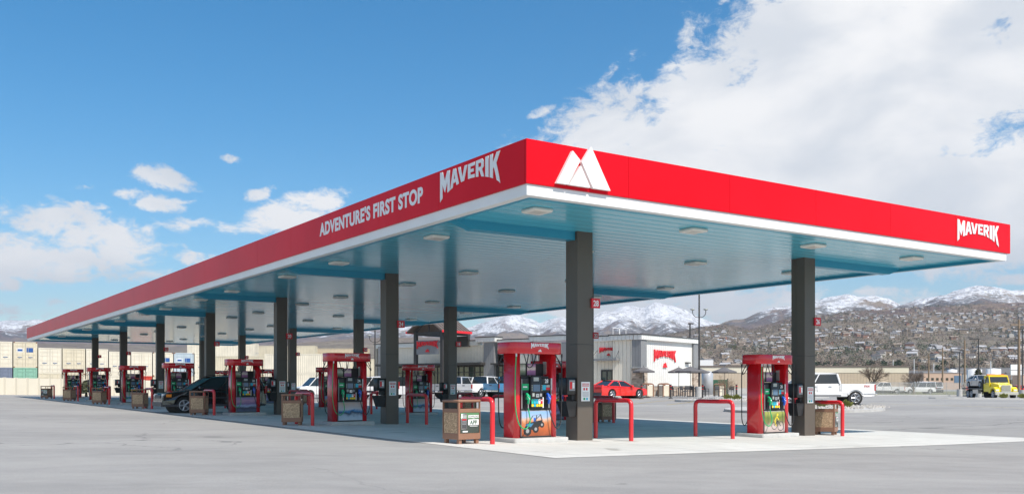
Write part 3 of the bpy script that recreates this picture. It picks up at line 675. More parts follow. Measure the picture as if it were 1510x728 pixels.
for r_ in range(2):
    for k in range(7):
        p = pumps[idx]; idx += 1
        o = bpy.data.objects.new('picture', pic_me[(pics if r_ == 0 else pics2)[k]]); COL.objects.link(o); o.parent = p
        b = MB(); tv, tf = text_mesh(str(NUM[r_][k]), .13, 'white', .002, .8, .001); b.add(place(tv, dx=.31, dy=-.243, dz=1.29), tf, 'white')
        b.M = Matrix.Rotation(math.pi, 4, 'Z'); tv, tf = text_mesh(str(NUM[r_][k] - 1), .13, 'white', .002, .8, .001); b.add(place(tv, dx=.31, dy=-.243, dz=1.29), tf, 'white'); b.build('pump_number', p)
        v = V0 + DV * k + .13
        for side, uu in (('left', (1.0, 8.75)[r_]), ('right', (5.12, 13.45)[r_])):
            X, Y = uv(uu, v); o = bpy.data.objects.new('guard_rail', rail); COL.objects.link(o); o.location = (X, Y, gz(X, Y)); o.rotation_euler.z = TH
            tag(o, 'red U shaped guard rail at the %s end of the island of column %d' % (side, NUM[r_][k]), 'guard rail', 'red U shaped guard rails around the pump islands')
fr_rot = [TH, .12, .05, .0, -.05, -.1, -.15]
for k in range(7):
    v = V0 + DV * k
    put_bin(.53 if k == 0 else .55, v + .0, fr_rot[k] if k else TH + .1, k in (0, 6), 'brown litter bin showing its %s, before %s left row rail' % ('app poster' if k in (0, 6) else 'pebbled panel', ORD[k]))
for k in range(7):
    if k == 3: continue
    v = V0 + DV * k
    put_bin(13.75, v + .25, TH + R(28) if k == 0 else TH - .3, k == 0, 'brown litter bin right of the %s island of the back row%s' % (ORD[k], ', app poster on side' if k == 0 else ''))
for c in list(COL.objects):
    pass

# ------------------------------------------------------------------ vehicles (local: nose towards +x, base z=0)
def wheel(t, x, y, r, w=.22, rimm='rim'):
    tag_o = MB(); n = 24; s = 1 if y > 0 else -1
    tag_o.tube([(x, y - w / 2, r), (x, y - w / 2 + .03, r), (x, y + w / 2 - .03, r), (x, y + w / 2, r)], r, 'tyre', n)
    o = tag_o.build('wheel', t)
    b = MB(); yo = y + s * (w / 2 + .002); b.cyl((x, y, r), (x, yo, r), r * .66, 'charcoal', 20)
    ring = [(x + r * .64 * math.cos(a * .31416), yo + s * .004, r + r * .64 * math.sin(a * .31416)) for a in range(21)]
    b.tube(ring, .022, rimm, 6, False)
    for a in range(5):
        t_ = a * 1.2566; b.tube([(x, yo + s * .008, r), (x + r * .62 * math.cos(t_), yo + s * .006, r + r * .62 * math.sin(t_))], .035, rimm, 6, True, .045)
    b.cyl((x, yo, r), (x, yo + s * .02, r), .06, rimm, 10); b.build('rim', o)
def arch(cx, r, z, n=10):
    """points over a wheel arch from front (+x) to back"""
    a0 = math.asin(min(1, max(-1, (z - .34) / r))) if False else 0
    return [(cx + r * math.cos(math.pi * i / n), z + r * math.sin(math.pi * i / n)) for i in range(n + 1)]
def lower_body(t, L, W, prof_top, zb, xf, xr, wr, m, name='body', endtaper=.9):
    """prof_top: list of (x,z) from nose to tail along the top"""
    ar = wr + .06; zc = wr
    za = max(zb, zc)
    bot = [(-L / 2, zb + .02)]
    def arc(cx):
        s0 = math.asin(max(-1, min(1, (zb - zc) / ar))); a = []
        for i in range(11):
            q = math.pi - s0 + (s0 * 2 - math.pi) * i / 10; a.append((cx + ar * math.cos(q), zc + ar * math.sin(q)))
        return a
    bot += arc(xr) + arc(xf) + [(L / 2, zb + .04)]
    poly = bot + prof_top
    b = MB(); k = len(poly)
    def yy(x, z, out):
        e = abs(x) / (L / 2); w = W / 2 * (1 if e < .75 else 1 - (1 - endtaper) * ((e - .75) / .25) ** 1.6)
        return w * (1 - .05 * max(0, (z - .75) / .4)) * out
    vs = [(x, -yy(x, z, 1), z) for x, z in poly] + [(x, yy(x, z, 1), z) for x, z in poly]
    b.add(vs, [tuple(range(k)), tuple(range(k, 2 * k))[::-1]] + [(i, k + i, k + (i + 1) % k, (i + 1) % k) for i in range(k)], m)
    o = b.build(name, t, bevel=.045)
    for cx in (xf, xr): MB().cyl((cx, -W / 2 + .14, zc), (cx, W / 2 - .14, zc), ar - .01, 'interior', 16).build('wheel_well', t)
    return o
def greenhouse(t, pts_bot, pts_top, wb, wt, m, pillars=(), roof=.04):
    """pts_bot/top: (x,z) front..rear of glass box; four corners"""
    (xf, zf), (xr, zr) = pts_bot; (tf, ztf), (tr, ztr) = pts_top
    b = MB(); vs = [(xf, -wb, zf), (xr, -wb, zr), (xr, wb, zr), (xf, wb, zf), (tf, -wt, ztf), (tr, -wt, ztr), (tr, wt, ztr), (tf, wt, ztf)]
    b.add(vs, [(0, 4, 5, 1)[::-1], (3, 2, 6, 7)[::-1], (0, 3, 7, 4)[::-1], (1, 5, 6, 2)[::-1], (4, 7, 6, 5)[::-1]], 'glass_dark'); b.build('windows', t)
    b = MB(); e = .02; mid = (tf + tr) / 2
    n = 6; top = []
    vs2 = []
    for i in range(n + 1):
        q = i / n; x = tf + (tr - tf) * q; z = ztf + (ztr - ztf) * q; cr = .05 * math.sin(math.pi * q) ** .6
        for y, dz in ((-wt - e, -.035), (-wt * .85, .03 + cr * .6), (0, .045 + cr), (wt * .85, .03 + cr * .6), (wt + e, -.035)): vs2.append((x, y, z + dz))
    b.add(vs2, [(i * 5 + j, (i + 1) * 5 + j, (i + 1) * 5 + j + 1, i * 5 + j + 1) for i in range(n) for j in range(4)], m, True); 
    b.build('roof', t)
    b = MB()
    for s in (-1, 1):
        def P(q, up, off=.012):
            x = (xf + (xr - xf) * q) * (1 - up) + (tf + (tr - tf) * q) * up; z = (zf + (zr - zf) * q) * (1 - up) + (ztf + (ztr - ztf) * q) * up
            return (x, s * ((wb * (1 - up) + wt * up) + off), z)
        for q, r_ in [(0, .04), (1, .07)] + [(q, .035) for q in pillars]: b.tube([P(q, -.02), P(q, 1.0)], r_, m, 6)
    b.build('pillars', t)
def mirror(t, x, z, w, m):
    for s in (-1, 1): MB().rbox(x - .09, s * (w + .1) - .11, z - .07, x + .09, s * (w + .1) + .11, z + .09, .05, m, 3, .03).build('mirror', t)
def handles(t, xs, z, w, m='black'):
    for x in xs:
        for s in (-1, 1): MB().box(x - .09, s * (w) - .02, z, x + .09, s * (w) + .02, z + .035, m).build('door_handle', t)
def seams(t, xs, z0, z1, w):
    b = MB()
    for x in xs:
        for s in (-1, 1): b.box(x - .006, s * w - .004, z0, x + .006, s * w + .004, z1, 'interior')
    b.build('door_seams', t)
def suv(loc, rz, m, label):
    t = thing('suv', label, 'car', loc, rz); L, W = 4.6, 1.82
    top = [(2.3, .55), (2.28, .78), (2.1, .90), (1.2, 1.02), (.95, 1.06), (-1.9, 1.08), (-2.2, 1.06), (-2.3, .8), (-2.3, .5)]
    lower_body(t, L, W, top, .30, 1.38, -1.33, .36, m)
    greenhouse(t, ((1.02, 1.05), (-2.17, 1.07)), ((.15, 1.56), (-1.95, 1.58)), W / 2 - .06, W / 2 - .2, m, (.36, .68))
    for x in (1.38, -1.33):
        for s in (-1, 1): wheel(t, x, s * (W / 2 - .12), .36)
    for s in (-1, 1):
        MB().box(2.12, s * .66 - .16, .70, 2.27, s * .66 + .16, .86, 'head_lamp', .8, .8).build('headlight', t)
        MB().box(1.93, s * .86 - .035, .72, 2.14, s * .86 + .035, .84, 'amber').build('indicator', t)
        MB().box(-2.32, s * .78 - .1, .85, -2.2, s * .78 + .1, 1.2, 'tail_red').build('tail_light', t)
    MB().box(2.22, -.45, .66, 2.31, .45, .8, 'charcoal').box(2.2, -.8, .32, 2.34, .8, .5, 'charcoal').build('grille', t)
    MB().box(-2.2, -W / 2 - .01, .30, 2.2, W / 2 + .01, .40, 'charcoal').build('sill', t)
    MB().box(-.9, -W / 2 - .012, .66, .9, W / 2 + .012, .70, 'charcoal').build('side_trim', t)
    b = MB()
    for s in (-1, 1): b.tube([(.1, s * .62, 1.62), (-.1, s * .62, 1.68), (-1.6, s * .62, 1.69), (-1.8, s * .62, 1.62)], .018, 'black', 6)
    b.build('roof_rails', t)
    mirror(t, .72, 1.1, W / 2, m); handles(t, (-.1, -1.1), .92, W / 2); seams(t, (.85, -.22, -1.15), .42, 1.04, W / 2 - .002)
    return t
def pickup(loc, rz, m, label, grp=None, L=5.85, badge=False, tall=0):
    t = thing('pickup_truck', label, 'pickup truck', loc, rz, grp); W = 2.0; h = tall; wr = .40
    xf, xr = L / 2 - .98, -L / 2 + 1.18; cb = -L / 2 + 2.05           # rear of cab
    wr = .42; top = [(L / 2, .62 + h), (L / 2 - .02, 1.0 + h), (L / 2 - .15, 1.10 + h), (L / 2 - 1.25, 1.16 + h), (L / 2 - 1.4, 1.2 + h), (cb, 1.22 + h), (cb - .01, .62 + h), (-L / 2, .62 + h)]
    lower_body(t, L, W, top, .46 + h * .5, xf, xr, wr, m, endtaper=.95)
    b = MB()                                                            # load bed: open box
    for s in (-1, 1): b = MB(); q0 = math.asin((.60 + h - wr) / (wr + .09)); ap = [(xr + (wr + .09) * math.cos(math.pi - q0 + (2 * q0 - math.pi) * i / 10), wr + (wr + .09) * math.sin(math.pi - q0 + (2 * q0 - math.pi) * i / 10)) for i in range(11)]; b.prism_y([(-L / 2, .60 + h)] + ap + [(cb - .03, .60 + h), (cb - .03, 1.20 + h), (-L / 2, 1.20 + h)], s * W / 2 - (.09 if s > 0 else 0), s * W / 2 + (0 if s > 0 else .09), m); b.build('bed_side', t, bevel=.02); b = MB(); b.tube([(x_, s * (W / 2 + .004), z_) for x_, z_ in ap], .035, m, 6); b.build('wheel_arch', t)
    MB().box(-L / 2 + .06, -W / 2 + .09, .60 + h, cb - .03, W / 2 - .09, .68 + h, 'interior').build('bed_floor', t)
    MB().box(-L / 2 - .02, -W / 2 + .17, .66 + h, -L / 2 + .06, W / 2 - .17, 1.19 + h, m).build('tailgate', t, bevel=.015)
    MB().box(-L / 2 - .03, -.14, 1.02 + h, -L / 2 - .021, .14, 1.08 + h, 'black').build('tailgate_handle', t)
    for s in (-1, 1):
        MB().box(-L / 2 - .025, s * (W / 2 - .09) - .075, .80 + h, -L / 2 + .05, s * (W / 2 - .09) + .095 if s > 0 else s * (W / 2 - .09) + .075, 1.16 + h, 'tail_red').build('tail_light', t)
        MB().box(L / 2 - .12, s * .8 - .15, .82 + h, L / 2 + .015, s * .8 + .15, 1.02 + h, 'head_lamp').build('headlight', t)
    MB().box(-L / 2 - .16, -W / 2 + .06, .50 + h, -L / 2 - .01, W / 2 - .06, .64 + h, 'chrome').build('rear_bumper', t, bevel=.02)
    MB().box(-L / 2 - .168, -.16, .53 + h, -L / 2 - .161, .16, .62 + h, 'white').build('number_plate', t)
    MB().box(L / 2 - .02, -W / 2 + .06, .50 + h, L / 2 + .14, W / 2 - .06, .72 + h, 'chrome').build('front_bumper', t, bevel=.02)
    MB().box(L / 2 - .02, -.6, .78 + h, L / 2 + .03, .6, 1.05 + h, 'charcoal').build('grille', t)
    f0 = L / 2 - 1.35
    greenhouse(t, ((f0, 1.19 + h), (cb + .03, 1.21 + h)), ((f0 - .72, 1.78 + h), (cb + .16, 1.80 + h)), W / 2 - .07, W / 2 - .22, m, (.42,))
    for x in (xf, xr):
        for s in (-1, 1): wheel(t, x, s * (W / 2 - .12), wr, .26)
    mirror(t, f0 - .2, 1.28 + h, W / 2 + .04, m); handles(t, (f0 - 1.2, f0 - 2.1), 1.05 + h, W / 2 - .01, m)
    seams(t, (f0 + .05, f0 - 1.3, cb + .05), .6 + h, 1.18 + h, W / 2 - .006)
    MB().box(cb - .02, -W / 2 - .004, .50 + h * .6, f0, W / 2 + .004, .56 + h * .6, 'charcoal').build('sill', t)
    if badge:
        for s in (0, 1):
            b = MB(); b.M = Matrix.Rotation(math.pi * s, 4, 'Z'); tv, tf = text_mesh('FX4', .17, 'tail_red', .004, 1.1, .002); x = (-L / 2 + .5) * (1 if s == 0 else -1); b.add(place(tv, dx=x, dy=-W / 2 - .006, dz=1.0 + h), tf, 'tail_red'); b.build('badge', t)
    return t
def coupe(loc, rz, m, label):
    t = thing('coupe', label, 'car', loc, rz); L, W = 4.95, 1.92
    top = [(2.47, .5), (2.42, .72), (2.2, .80), (1.1, .90), (.85, .93), (-.6, .99), (-1.2, 1.02), (-2.2, 1.03), (-2.44, 1.0), (-2.475, .75), (-2.44, .5)]
    lower_body(t, L, W, top, .22, 1.5, -1.45, .36, m, endtaper=.88)
    greenhouse(t, ((.92, .92), (-1.85, 1.02)), ((.05, 1.38), (-1.1, 1.40)), W / 2 - .08, W / 2 - .32, m, (.52,))
    for x in (1.5, -1.45):
        for s in (-1, 1): wheel(t, x, s * (W / 2 - .12), .36, .25)
    for s in (-1, 1):
        MB().box(2.28, s * .68 - .16, .58, 2.42, s * .68 + .16, .7, 'head_lamp').build('headlight', t)
        MB().box(-2.5, s * .48 - .36, .80, -2.43, s * .48 + .36, .92, 'tail_red').build('tail_light', t)
    MB().box(-2.49, -.8, .24, -2.40, .8, .48, 'charcoal').build('rear_bumper', t)
    MB().box(-2.3, -.7, 1.03, -2.12, .7, 1.09, m).build('spoiler', t, bevel=.01); mirror(t, .6, .98, W / 2, m); handles(t, (-.45,), .82, W / 2 - .01, m); seams(t, (.75, -.6), .32, .92, W / 2)
    return t
def van(loc, rz, m, label, grp=None):
    t = thing('van', label, 'van', loc, rz, grp); L, W = 5.2, 1.95
    top = [(2.6, .6), (2.55, 1.0), (1.9, 1.12), (1.7, 1.15), (-2.45, 1.15), (-2.6, 1.1), (-2.6, .5)]
    lower_body(t, L, W, top, .36, 1.65, -1.6, .37, m)
    greenhouse(t, ((1.75, 1.14), (-2.55, 1.14)), ((1.0, 1.9), (-2.45, 1.92)), W / 2 - .05, W / 2 - .16, m, (.3, .62))
    for x in (1.65, -1.6):
        for s in (-1, 1): wheel(t, x, s * (W / 2 - .12), .37)
    for s in (-1, 1):
        MB().box(2.42, s * .76 - .14, .74, 2.6, s * .76 + .14, .94, 'head_lamp').build('headlight', t); MB().box(2.4, s * .76 - .15, .64, 2.61, s * .76 + .15, .72, 'amber').build('indicator', t)
        MB().box(-2.62, s * .86 - .07, .9, -2.55, s * .86 + .07, 1.5, 'tail_red').build('tail_light', t)
    MB().box(2.52, -.55, .7, 2.63, .55, .95, 'charcoal').box(2.5, -.9, .38, 2.66, .9, .58, 'charcoal').build('grille', t)
    return t
def gl(X, Y): return (X, Y, gz(X, Y) + .004)
# black SUV under the canopy
X, Y = uv(1.97, V0 + DV * 2 + 3.25); suv((X, Y, gz(X, Y) + .006), TH + math.pi, 'paint_black', 'black SUV stopped under the canopy behind the third nearest left pump')
X, Y = at(1207, 57); pickup(gl(X, Y), R(180), 'paint_white', 'white crew cab pickup with red tail light, side on to the right of column 26', L=6.1, badge=True, tall=.06)
us_, vs_ = (.61, .79), (-.79, .61); SA = math.atan2(.79, .61)
def parked(pxr, d, L, W):
    X, Y = at(pxr, d); return gl(X + us_[0] * L / 2 + vs_[0] * W / 2, Y + us_[1] * L / 2 + vs_[1] * W / 2)
pg = 'pickup trucks parked nose in at the store'
pickup(parked(658, 80, 5.85, 2), SA, 'paint_silver', 'silver pickup parked leftmost of the three trucks at the store', pg)
pickup(parked(697, 80, 5.85, 2), SA, 'paint_white', 'white pickup parked between the silver and the blue pickup at the store', pg)
pickup(parked(737, 80, 5.85, 2), SA, 'paint_blue', 'blue pickup parked at the store, right of the white pickup', pg)
X, Y = at(911, 76); coupe(gl(X, Y), R(36), 'paint_red', 'bright red coupe parked in front of the store patio')
X, Y = at(476, 88); van(gl(X, Y), R(215), 'paint_white', 'white van with orange indicators parked behind the left pumps', 'white vans behind the pumps')
X, Y = at(556, 84); van(gl(X, Y), R(160), 'paint_white', 'white van seen between the second left pump and column 24', 'white vans behind the pumps')
X, Y = at(1303, 150); pickup(gl(X, Y), R(178), 'paint_white', 'white pickup parked behind the chain link fence')
X, Y = at(1353, 150); van(gl(X, Y), R(183), 'paint_white', 'small white van parked behind the chain link fence under a bare tree')
X, Y = at(1325, 158); coupe(gl(X, Y), R(178), 'paint_silver', 'pale silver car between the white pickup and the van behind the fence')
X, Y = at(1381, 168); van(gl(X, Y), R(250), 'paint_white', 'white delivery van farther back beyond the fence, by the tan building')
X, Y = at(1496, 150); coupe(gl(X, Y), R(200), 'paint_red', 'small dark red car behind the yellow truck')
# yellow flatbed truck
def flatbed(loc, rz):
    t = thing('flatbed_truck', 'yellow flatbed tow truck carrying a silver car, facing the camera', 'truck', loc, rz)
    b = MB(); prof = [(3.9, .75), (3.9, 1.25), (3.75, 1.55), (2.45, 1.78), (2.4, 1.2), (2.4, .75)]
    k = len(prof); vs = []
    for s in (-1, 1): vs += [(x, s * (.72 if x > 3 else .95), z) for x, z in prof]
    b.add(vs, [tuple(range(k)), tuple(range(k, 2 * k))[::-1]] + [(i, k + i, k + (i + 1) % k, (i + 1) % k) for i in range(k)], 'paint_yellow'); b.build('bonnet', t, bevel=.09)
    for s in (-1, 1):
        b = MB(); pts = [(3.35 + .68 * math.cos(a), .50 + .68 * math.sin(a)) for a in [math.pi * i / 8 for i in range(9)]]; inn = [(3.35 + .56 * math.cos(a), .50 + .56 * math.sin(a)) for a in [math.pi * i / 8 for i in range(9)]][::-1]
        po = [(3.35 + .7, .6), (4.0, 1.1), (3.6, 1.32), (2.9, 1.35), (2.45, 1.2), (2.4, .6)] + [(x, max(z, .62)) for x, z in inn[0:]]
        y0, y1 = (s * 1.18, s * .70) if s > 0 else (s * 1.18, s * .70)
        b.prism_y([(x, z) for x, z in [(4.03, .62), (4.0, 1.08), (3.65, 1.28), (2.85, 1.3), (2.4, 1.1), (2.4, .62), (2.78, .62), (2.9, .98), (3.35, 1.12), (3.8, .98), (3.92, .62)]], min(y0, y1), max(y0, y1), 'paint_yellow'); b.build('wing', t, bevel=.03)
        MB().box(3.93, s * .95 - .17, .86, 4.05, s * .95 + .17, 1.02, 'head_lamp').build('headlight', t)
        b = MB(); b.tube([(1.95, s * 1.08, 1.6), (2.05, s * 1.42, 1.6), (2.05, s * 1.42, 2.15), (1.95, s * 1.1, 2.2)], .025, 'chrome', 6).box(1.98, s * 1.42 - .1, 1.62, 2.06, s * 1.42 + .1, 2.1, 'black'); b.build('mirror', t)
    b = MB().box(1.0, -1.08, .75, 2.4, 1.08, 1.75, 'paint_yellow').box(1.0, -1.04, 2.38, 2.12, 1.04, 2.55, 'paint_yellow')
    for s in (-1, 1): b.tube([(2.38, s * 1.02, 1.74), (2.1, s * .98, 2.42)], .06, 'paint_yellow', 6).box(1.0, s * 1.0 - .06, 1.75, 1.35, s * 1.0 + .06, 2.4, 'paint_yellow')
    b.box(1.0, -1.04, 1.75, 1.08, 1.04, 2.4, 'paint_yellow'); b.build('cab', t, bevel=.03)
    b = MB(); b.add([(2.36, -1.0, 1.75), (2.36, 1.0, 1.75), (2.08, .95, 2.4), (2.08, -.95, 2.4), (1.1, -1.0, 1.75), (1.1, 1.0, 1.75), (1.1, .95, 2.4), (1.1, -.95, 2.4)], [(0, 1, 2, 3), (0, 3, 7, 4), (1, 5, 6, 2)], 'glass_dark'); b.build('windscreen', t)
    b = MB().box(3.9, -.5, .78, 3.98, .5, 1.5, 'chrome')
    for i in range(9): b.box(3.98, -.47 + i * .105, .82, 3.99, -.43 + i * .105, 1.46, 'charcoal')
    b.build('grille', t)
    MB().box(3.98, -1.2, .42, 4.2, 1.2, .76, 'chrome').build('bumper', t, bevel=.03)
    b = MB()
    for y in (-.8, -.4, 0, .4, .8): b.box(1.9, y - .07, 2.56, 2.02, y + .07, 2.63, 'amber')
    b.build('marker_lights', t)
    MB().box(1.2, -.9, 2.56, 1.5, .9, 2.68, 'amber').build('light_bar', t)
    MB().box(-4.2, -1.22, 1.02, .85, 1.22, 1.16, 'charcoal').box(.75, -1.2, 1.16, .85, 1.2, 2.1, 'charcoal').build('flatbed', t)
    MB().box(-4.1, -.45, .7, 2.4, -.3, .95, 'black').box(-4.1, .3, .7, 2.4, .45, .95, 'black').box(-1.6, -1.15, .55, -.2, -.8, .98, 'steel').box(-1.6, .8, .55, -.2, 1.15, .98, 'steel').build('chassis', t)
    for x, ys in ((3.35, (.98,)), (-2.9, (.98, .7)), (-2.0, (.98,))):
        for s in (-1, 1): wheel(t, x, s * .98, .48, .28, 'steel')
    return t
X, Y = at(1459, 105); FA = R(-93); ft = flatbed((X, Y, gz(X, Y)), FA)
cx, cy = X - math.cos(FA) * 1.7, Y - math.sin(FA) * 1.7
coupe((cx, cy, gz(X, Y) + 1.16), FA, 'paint_silver', 'silver car riding on the bed of the yellow truck')
X, Y = at(1430, 155)
pickup(gl(X, Y), R(70), 'paint_red', 'red pickup parked behind the tail of the yellow flatbed truck')

# ------------------------------------------------------------------ store
S0 = (11.17, 82.0); SB = gz(*S0) - .02
def sx_(x, y): return (S0[0] + us_[0] * x / 1.0 + vs_[0] * y, S0[1] + us_[1] * x + vs_[1] * y)
ZR = CAMZ + 4.46 - SB
st = thing('store', 'cream boarded convenience store with stone piers and red lettering', 'shop', (S0[0], S0[1], SB), SA)
D_ = 18.0; LF = 33.0
b = MB()
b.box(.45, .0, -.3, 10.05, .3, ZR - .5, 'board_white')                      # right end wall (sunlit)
b.box(.02, .75, 3.0, .3, 2.8, ZR - .5, 'board_cream').box(.02, .75, -.3, .3, 2.8, 3.0, 'board_cream')
b.box(.6, 2.8, -.3, .9, 7.9, ZR - .5, 'board_cream')
b.box(.3, 7.9, 3.05, .6, 14.7, ZR - .5, 'board_cream').box(.3, 17.7, 3.05, .6, 31.6, ZR - .5, 'board_cream')
b.box(.3, LF, -.3, 10.2, LF + .3, ZR - .5, 'board_cream').box(10.05, 8, -.3, 10.35, LF, ZR - .5, 'board_cream')
b.build('wall', st)
MB().box(.7, .4, ZR - .75, 10.0, LF, ZR - .6, 'grey').build('roof', st)
def pier(x0, y0, x1, y1, top=ZR - .5):
    b = MB().box(x0, y0, -.3, x1, y1, 2.55, 'stone_veneer').box(x0 - .04, y0 - .04, 2.55, x1 + .04, y1 + .04, 2.63, 'kerb').box(x0 + .05, y0 + .05, 2.63, x1 - .05, y1 - .05, top, 'metal_grey'); b.build('pier', st)
pier(-.25, -.25, .85, .75); pier(9.75, -.25, 10.75, .75)
for y0, y1 in ((7.4, 8.3), (11.1, 11.9), (16.3, 17.6), (31.2, 32.4)): MB().box(-.05, y0, -.3, .5, y1, ZR - .5 + (.2 if y0 > 16 else 0), 'metal_grey').build('pier', st)
MB().box(.9, -.12, -.3, 9.7, -.01, .95, 'stone_veneer').box(.9, -.16, .95, 9.7, -.01, 1.03, 'kerb').build('wainscot', st)
b = MB()
def corn(x0, y0, x1, y1, dz=0): b.box(x0, y0, ZR - .5 + dz, x1, y1, ZR - .08 + dz, 'board_white').box(x0 - .06, y0 - .06, ZR - .078 + dz, x1 + .06, y1 + .06, ZR + dz, 'dark_frame')
corn(-.3, -.3, 10.8, .5); corn(-.3, .56, .7, 3.0, .01); corn(.45, 3.06, 1.0, 7.3, .0); corn(-.1, 7.36, .8, 12.0, .18); corn(-.0, 12.06, .8, 15.9, -.02); corn(-.35, 15.96, .8, 18.4, .28); corn(0, 18.46, .8, LF, 0)
b.build('cornice', st)
def glazing(y0, y1, x, z0=.15, z1=3.0, n=4, name='window'):
    w = MB().box(x, y0, z0, x + .06, y1, z1, 'store_glass').build(name, st); b = MB()
    for i in range(n + 1): y = y0 + (y1 - y0) * i / n; b.box(x - .05, y - .05, z0, x - .002, y + .05, z1, 'dark_frame')
    b.box(x - .045, y0, z1 - .12, x - .004, y1, z1, 'dark_frame').box(x - .045, y0, z0, x - .004, y1, z0 + .12, 'dark_frame').box(x - .04, y0, 2.3, x - .006, y1, 2.38, 'dark_frame'); b.build('frame', w)
glazing(8.3, 11.1, .36, n=3); glazing(12, 14.7, .36, n=3); glazing(14.75, 16.3, .36, n=2); glazing(17.7, 21.2, .36, n=5); glazing(21.2, 26, .36, n=5, name='entrance_door'); glazing(26, 31.1, .36, n=5); glazing(3.2, 4.3, .56, .1, 2.45, 2, 'door')
MB().box(.7, 2.85, -.3, .95, 7.8, .0, 'stone_veneer').build('plinth', st)
MB().box(-.75, 17.4, 3.05, .3, 32, 3.3, 'dark_frame').box(-.6, 14.6, 3.05, .3, 16.3, 3.2, 'dark_frame').build('entrance_awning', st)
MB().box(-.55, 2.1, 3.25, .6, 4.9, 3.42, 'metal_grey').tube([(-.5, 2.2, 3.42), (.03, 2.2, 4.1)], .02, 'dark_frame', 6).tube([(-.5, 4.8, 3.42), (.6, 4.8, 4.2)], .02, 'dark_frame', 6).build('side_awning', st)
def sign(loc, rz, s, panel=None, ps=1):
    b = MB(); b.add([(x, y * 12, z) for x, y, z in place(WMv, s=s)], WMf, 'logo_red'); b.add([(x, y * 12, z) for x, y, z in place(PKv, s=s * .13, dx=s * .41, dz=-s * .12)], PKf, 'logo_red')
    if panel: b.box(-.12, .05, -s * .2, s + .12, .12, s * .3, panel)
    return b.build('sign', st, loc, rz)
sign((2.35, -.07, 3.15), 0, 4.7 * .86)
sign((.5, 4.5, 3.95), -R(90), 1.9)
MB().box(8.35, -.25, 3.1, 9.1, -.01, 3.22, 'dark_frame').build('wall_light', st)
# gabled porch
px0, px1, py0, py1 = -4.2, .2, 19.6, 23.1
b = MB()
for x in (-3.9,):
    for y in (py0, py1): b.box(x - .16, y - .16, 0, x + .16, y + .16, 6.4, 'dark_frame')
b.box(-3.98, py0 + .16, 5.95, -3.82, py1 - .16, 6.25, 'dark_frame').box(-3.74, py0 - .1, 5.95, .2, py0 + .1, 6.22, 'dark_frame').box(-3.74, py1 - .1, 5.95, .2, py1 + .1, 6.22, 'dark_frame').box(-.2, py0 - .12, 4.9, .1, py1 + .12, 5.94, 'dark_frame')
ym = (py0 + py1) / 2
b.tube([(-3.9, py0, 6.3), (-3.9, ym, 7.6)], .1, 'dark_frame', 6).tube([(-3.9, py1, 6.3), (-3.9, ym, 7.6)], .1, 'dark_frame', 6).tube([(-3.9, ym, 6.2), (-3.9, ym, 7.5)], .08, 'dark_frame', 6)
b.build('porch_frame', st)
b = MB()
for s in (-1, 1):
    e = ym + s * 2.35
    b.add([(-4.6, ym, 7.85), (-.3, ym, 7.85), (-.3, e, 6.3), (-4.6, e, 6.3), (-4.6, ym, 7.7), (-.3, ym, 7.7), (-.3, e, 6.18), (-4.6, e, 6.18)], [(0, 1, 2, 3), (4, 7, 6, 5), (0, 3, 7, 4), (1, 5, 6, 2), (3, 2, 6, 7)], 'roof_brown')
    for i in range(10):
        x = -4.55 + i * .46; b.add([(x, ym, 7.91), (x + .05, ym, 7.91), (x + .05, e, 6.36), (x, e, 6.36), (x, ym, 7.84), (x + .05, ym, 7.84), (x + .05, e, 6.29), (x, e, 6.29)], [(0, 1, 2, 3), (0, 3, 7, 4), (1, 5, 6, 2)], 'roof_brown')
b.build('porch_roof', st)
b = MB()
for s in (-1, 1): e = ym + s * 2.37; b.box(-4.65, min(e, e + s * .06), 6.12, -.25, max(e, e + s * .06), 6.34, 'logo_red')
b.build('eave', st)
sign((-4.1, ym + 1.42, 4.62), -R(90), 2.75, 'metal_grey')
# roof handrail
b = MB()
for x in (2.0, 3.1, 3.2, 4.3): b.tube([(x, 4, ZR - .6), (x, 4, ZR + .75)], .03, 'white', 6)
b.tube([(2, 4, ZR + .75), (3.1, 4, ZR + .75)], .03, 'white', 6).tube([(3.2, 4, ZR + .75), (4.3, 4, ZR + .75)], .03, 'white', 6); b.build('roof_ladder_rail', st)
# pavement round the store
def slab(name, pts, h, m='kerb', label=None):
    b = MB(); k = len(pts); vs = [(x, y, gz(x, y) - .1) for x, y in pts] + [(x, y, gz(x, y) + h) for x, y in pts]
    b.add(vs, [tuple(range(k, 2 * k))] + [(i, (i + 1) % k, k + (i + 1) % k, k + i) for i in range(k)], m); return tag(b.build(name), kind='structure')
slab('pavement', [sx_(-4.6, -.5), sx_(-4.6, 34), sx_(0, 34), sx_(0, -.5)], .10)
slab('patio', [sx_(-2.2, -11), sx_(-2.2, -.6), sx_(16, -.6), sx_(16, -11)], .09)
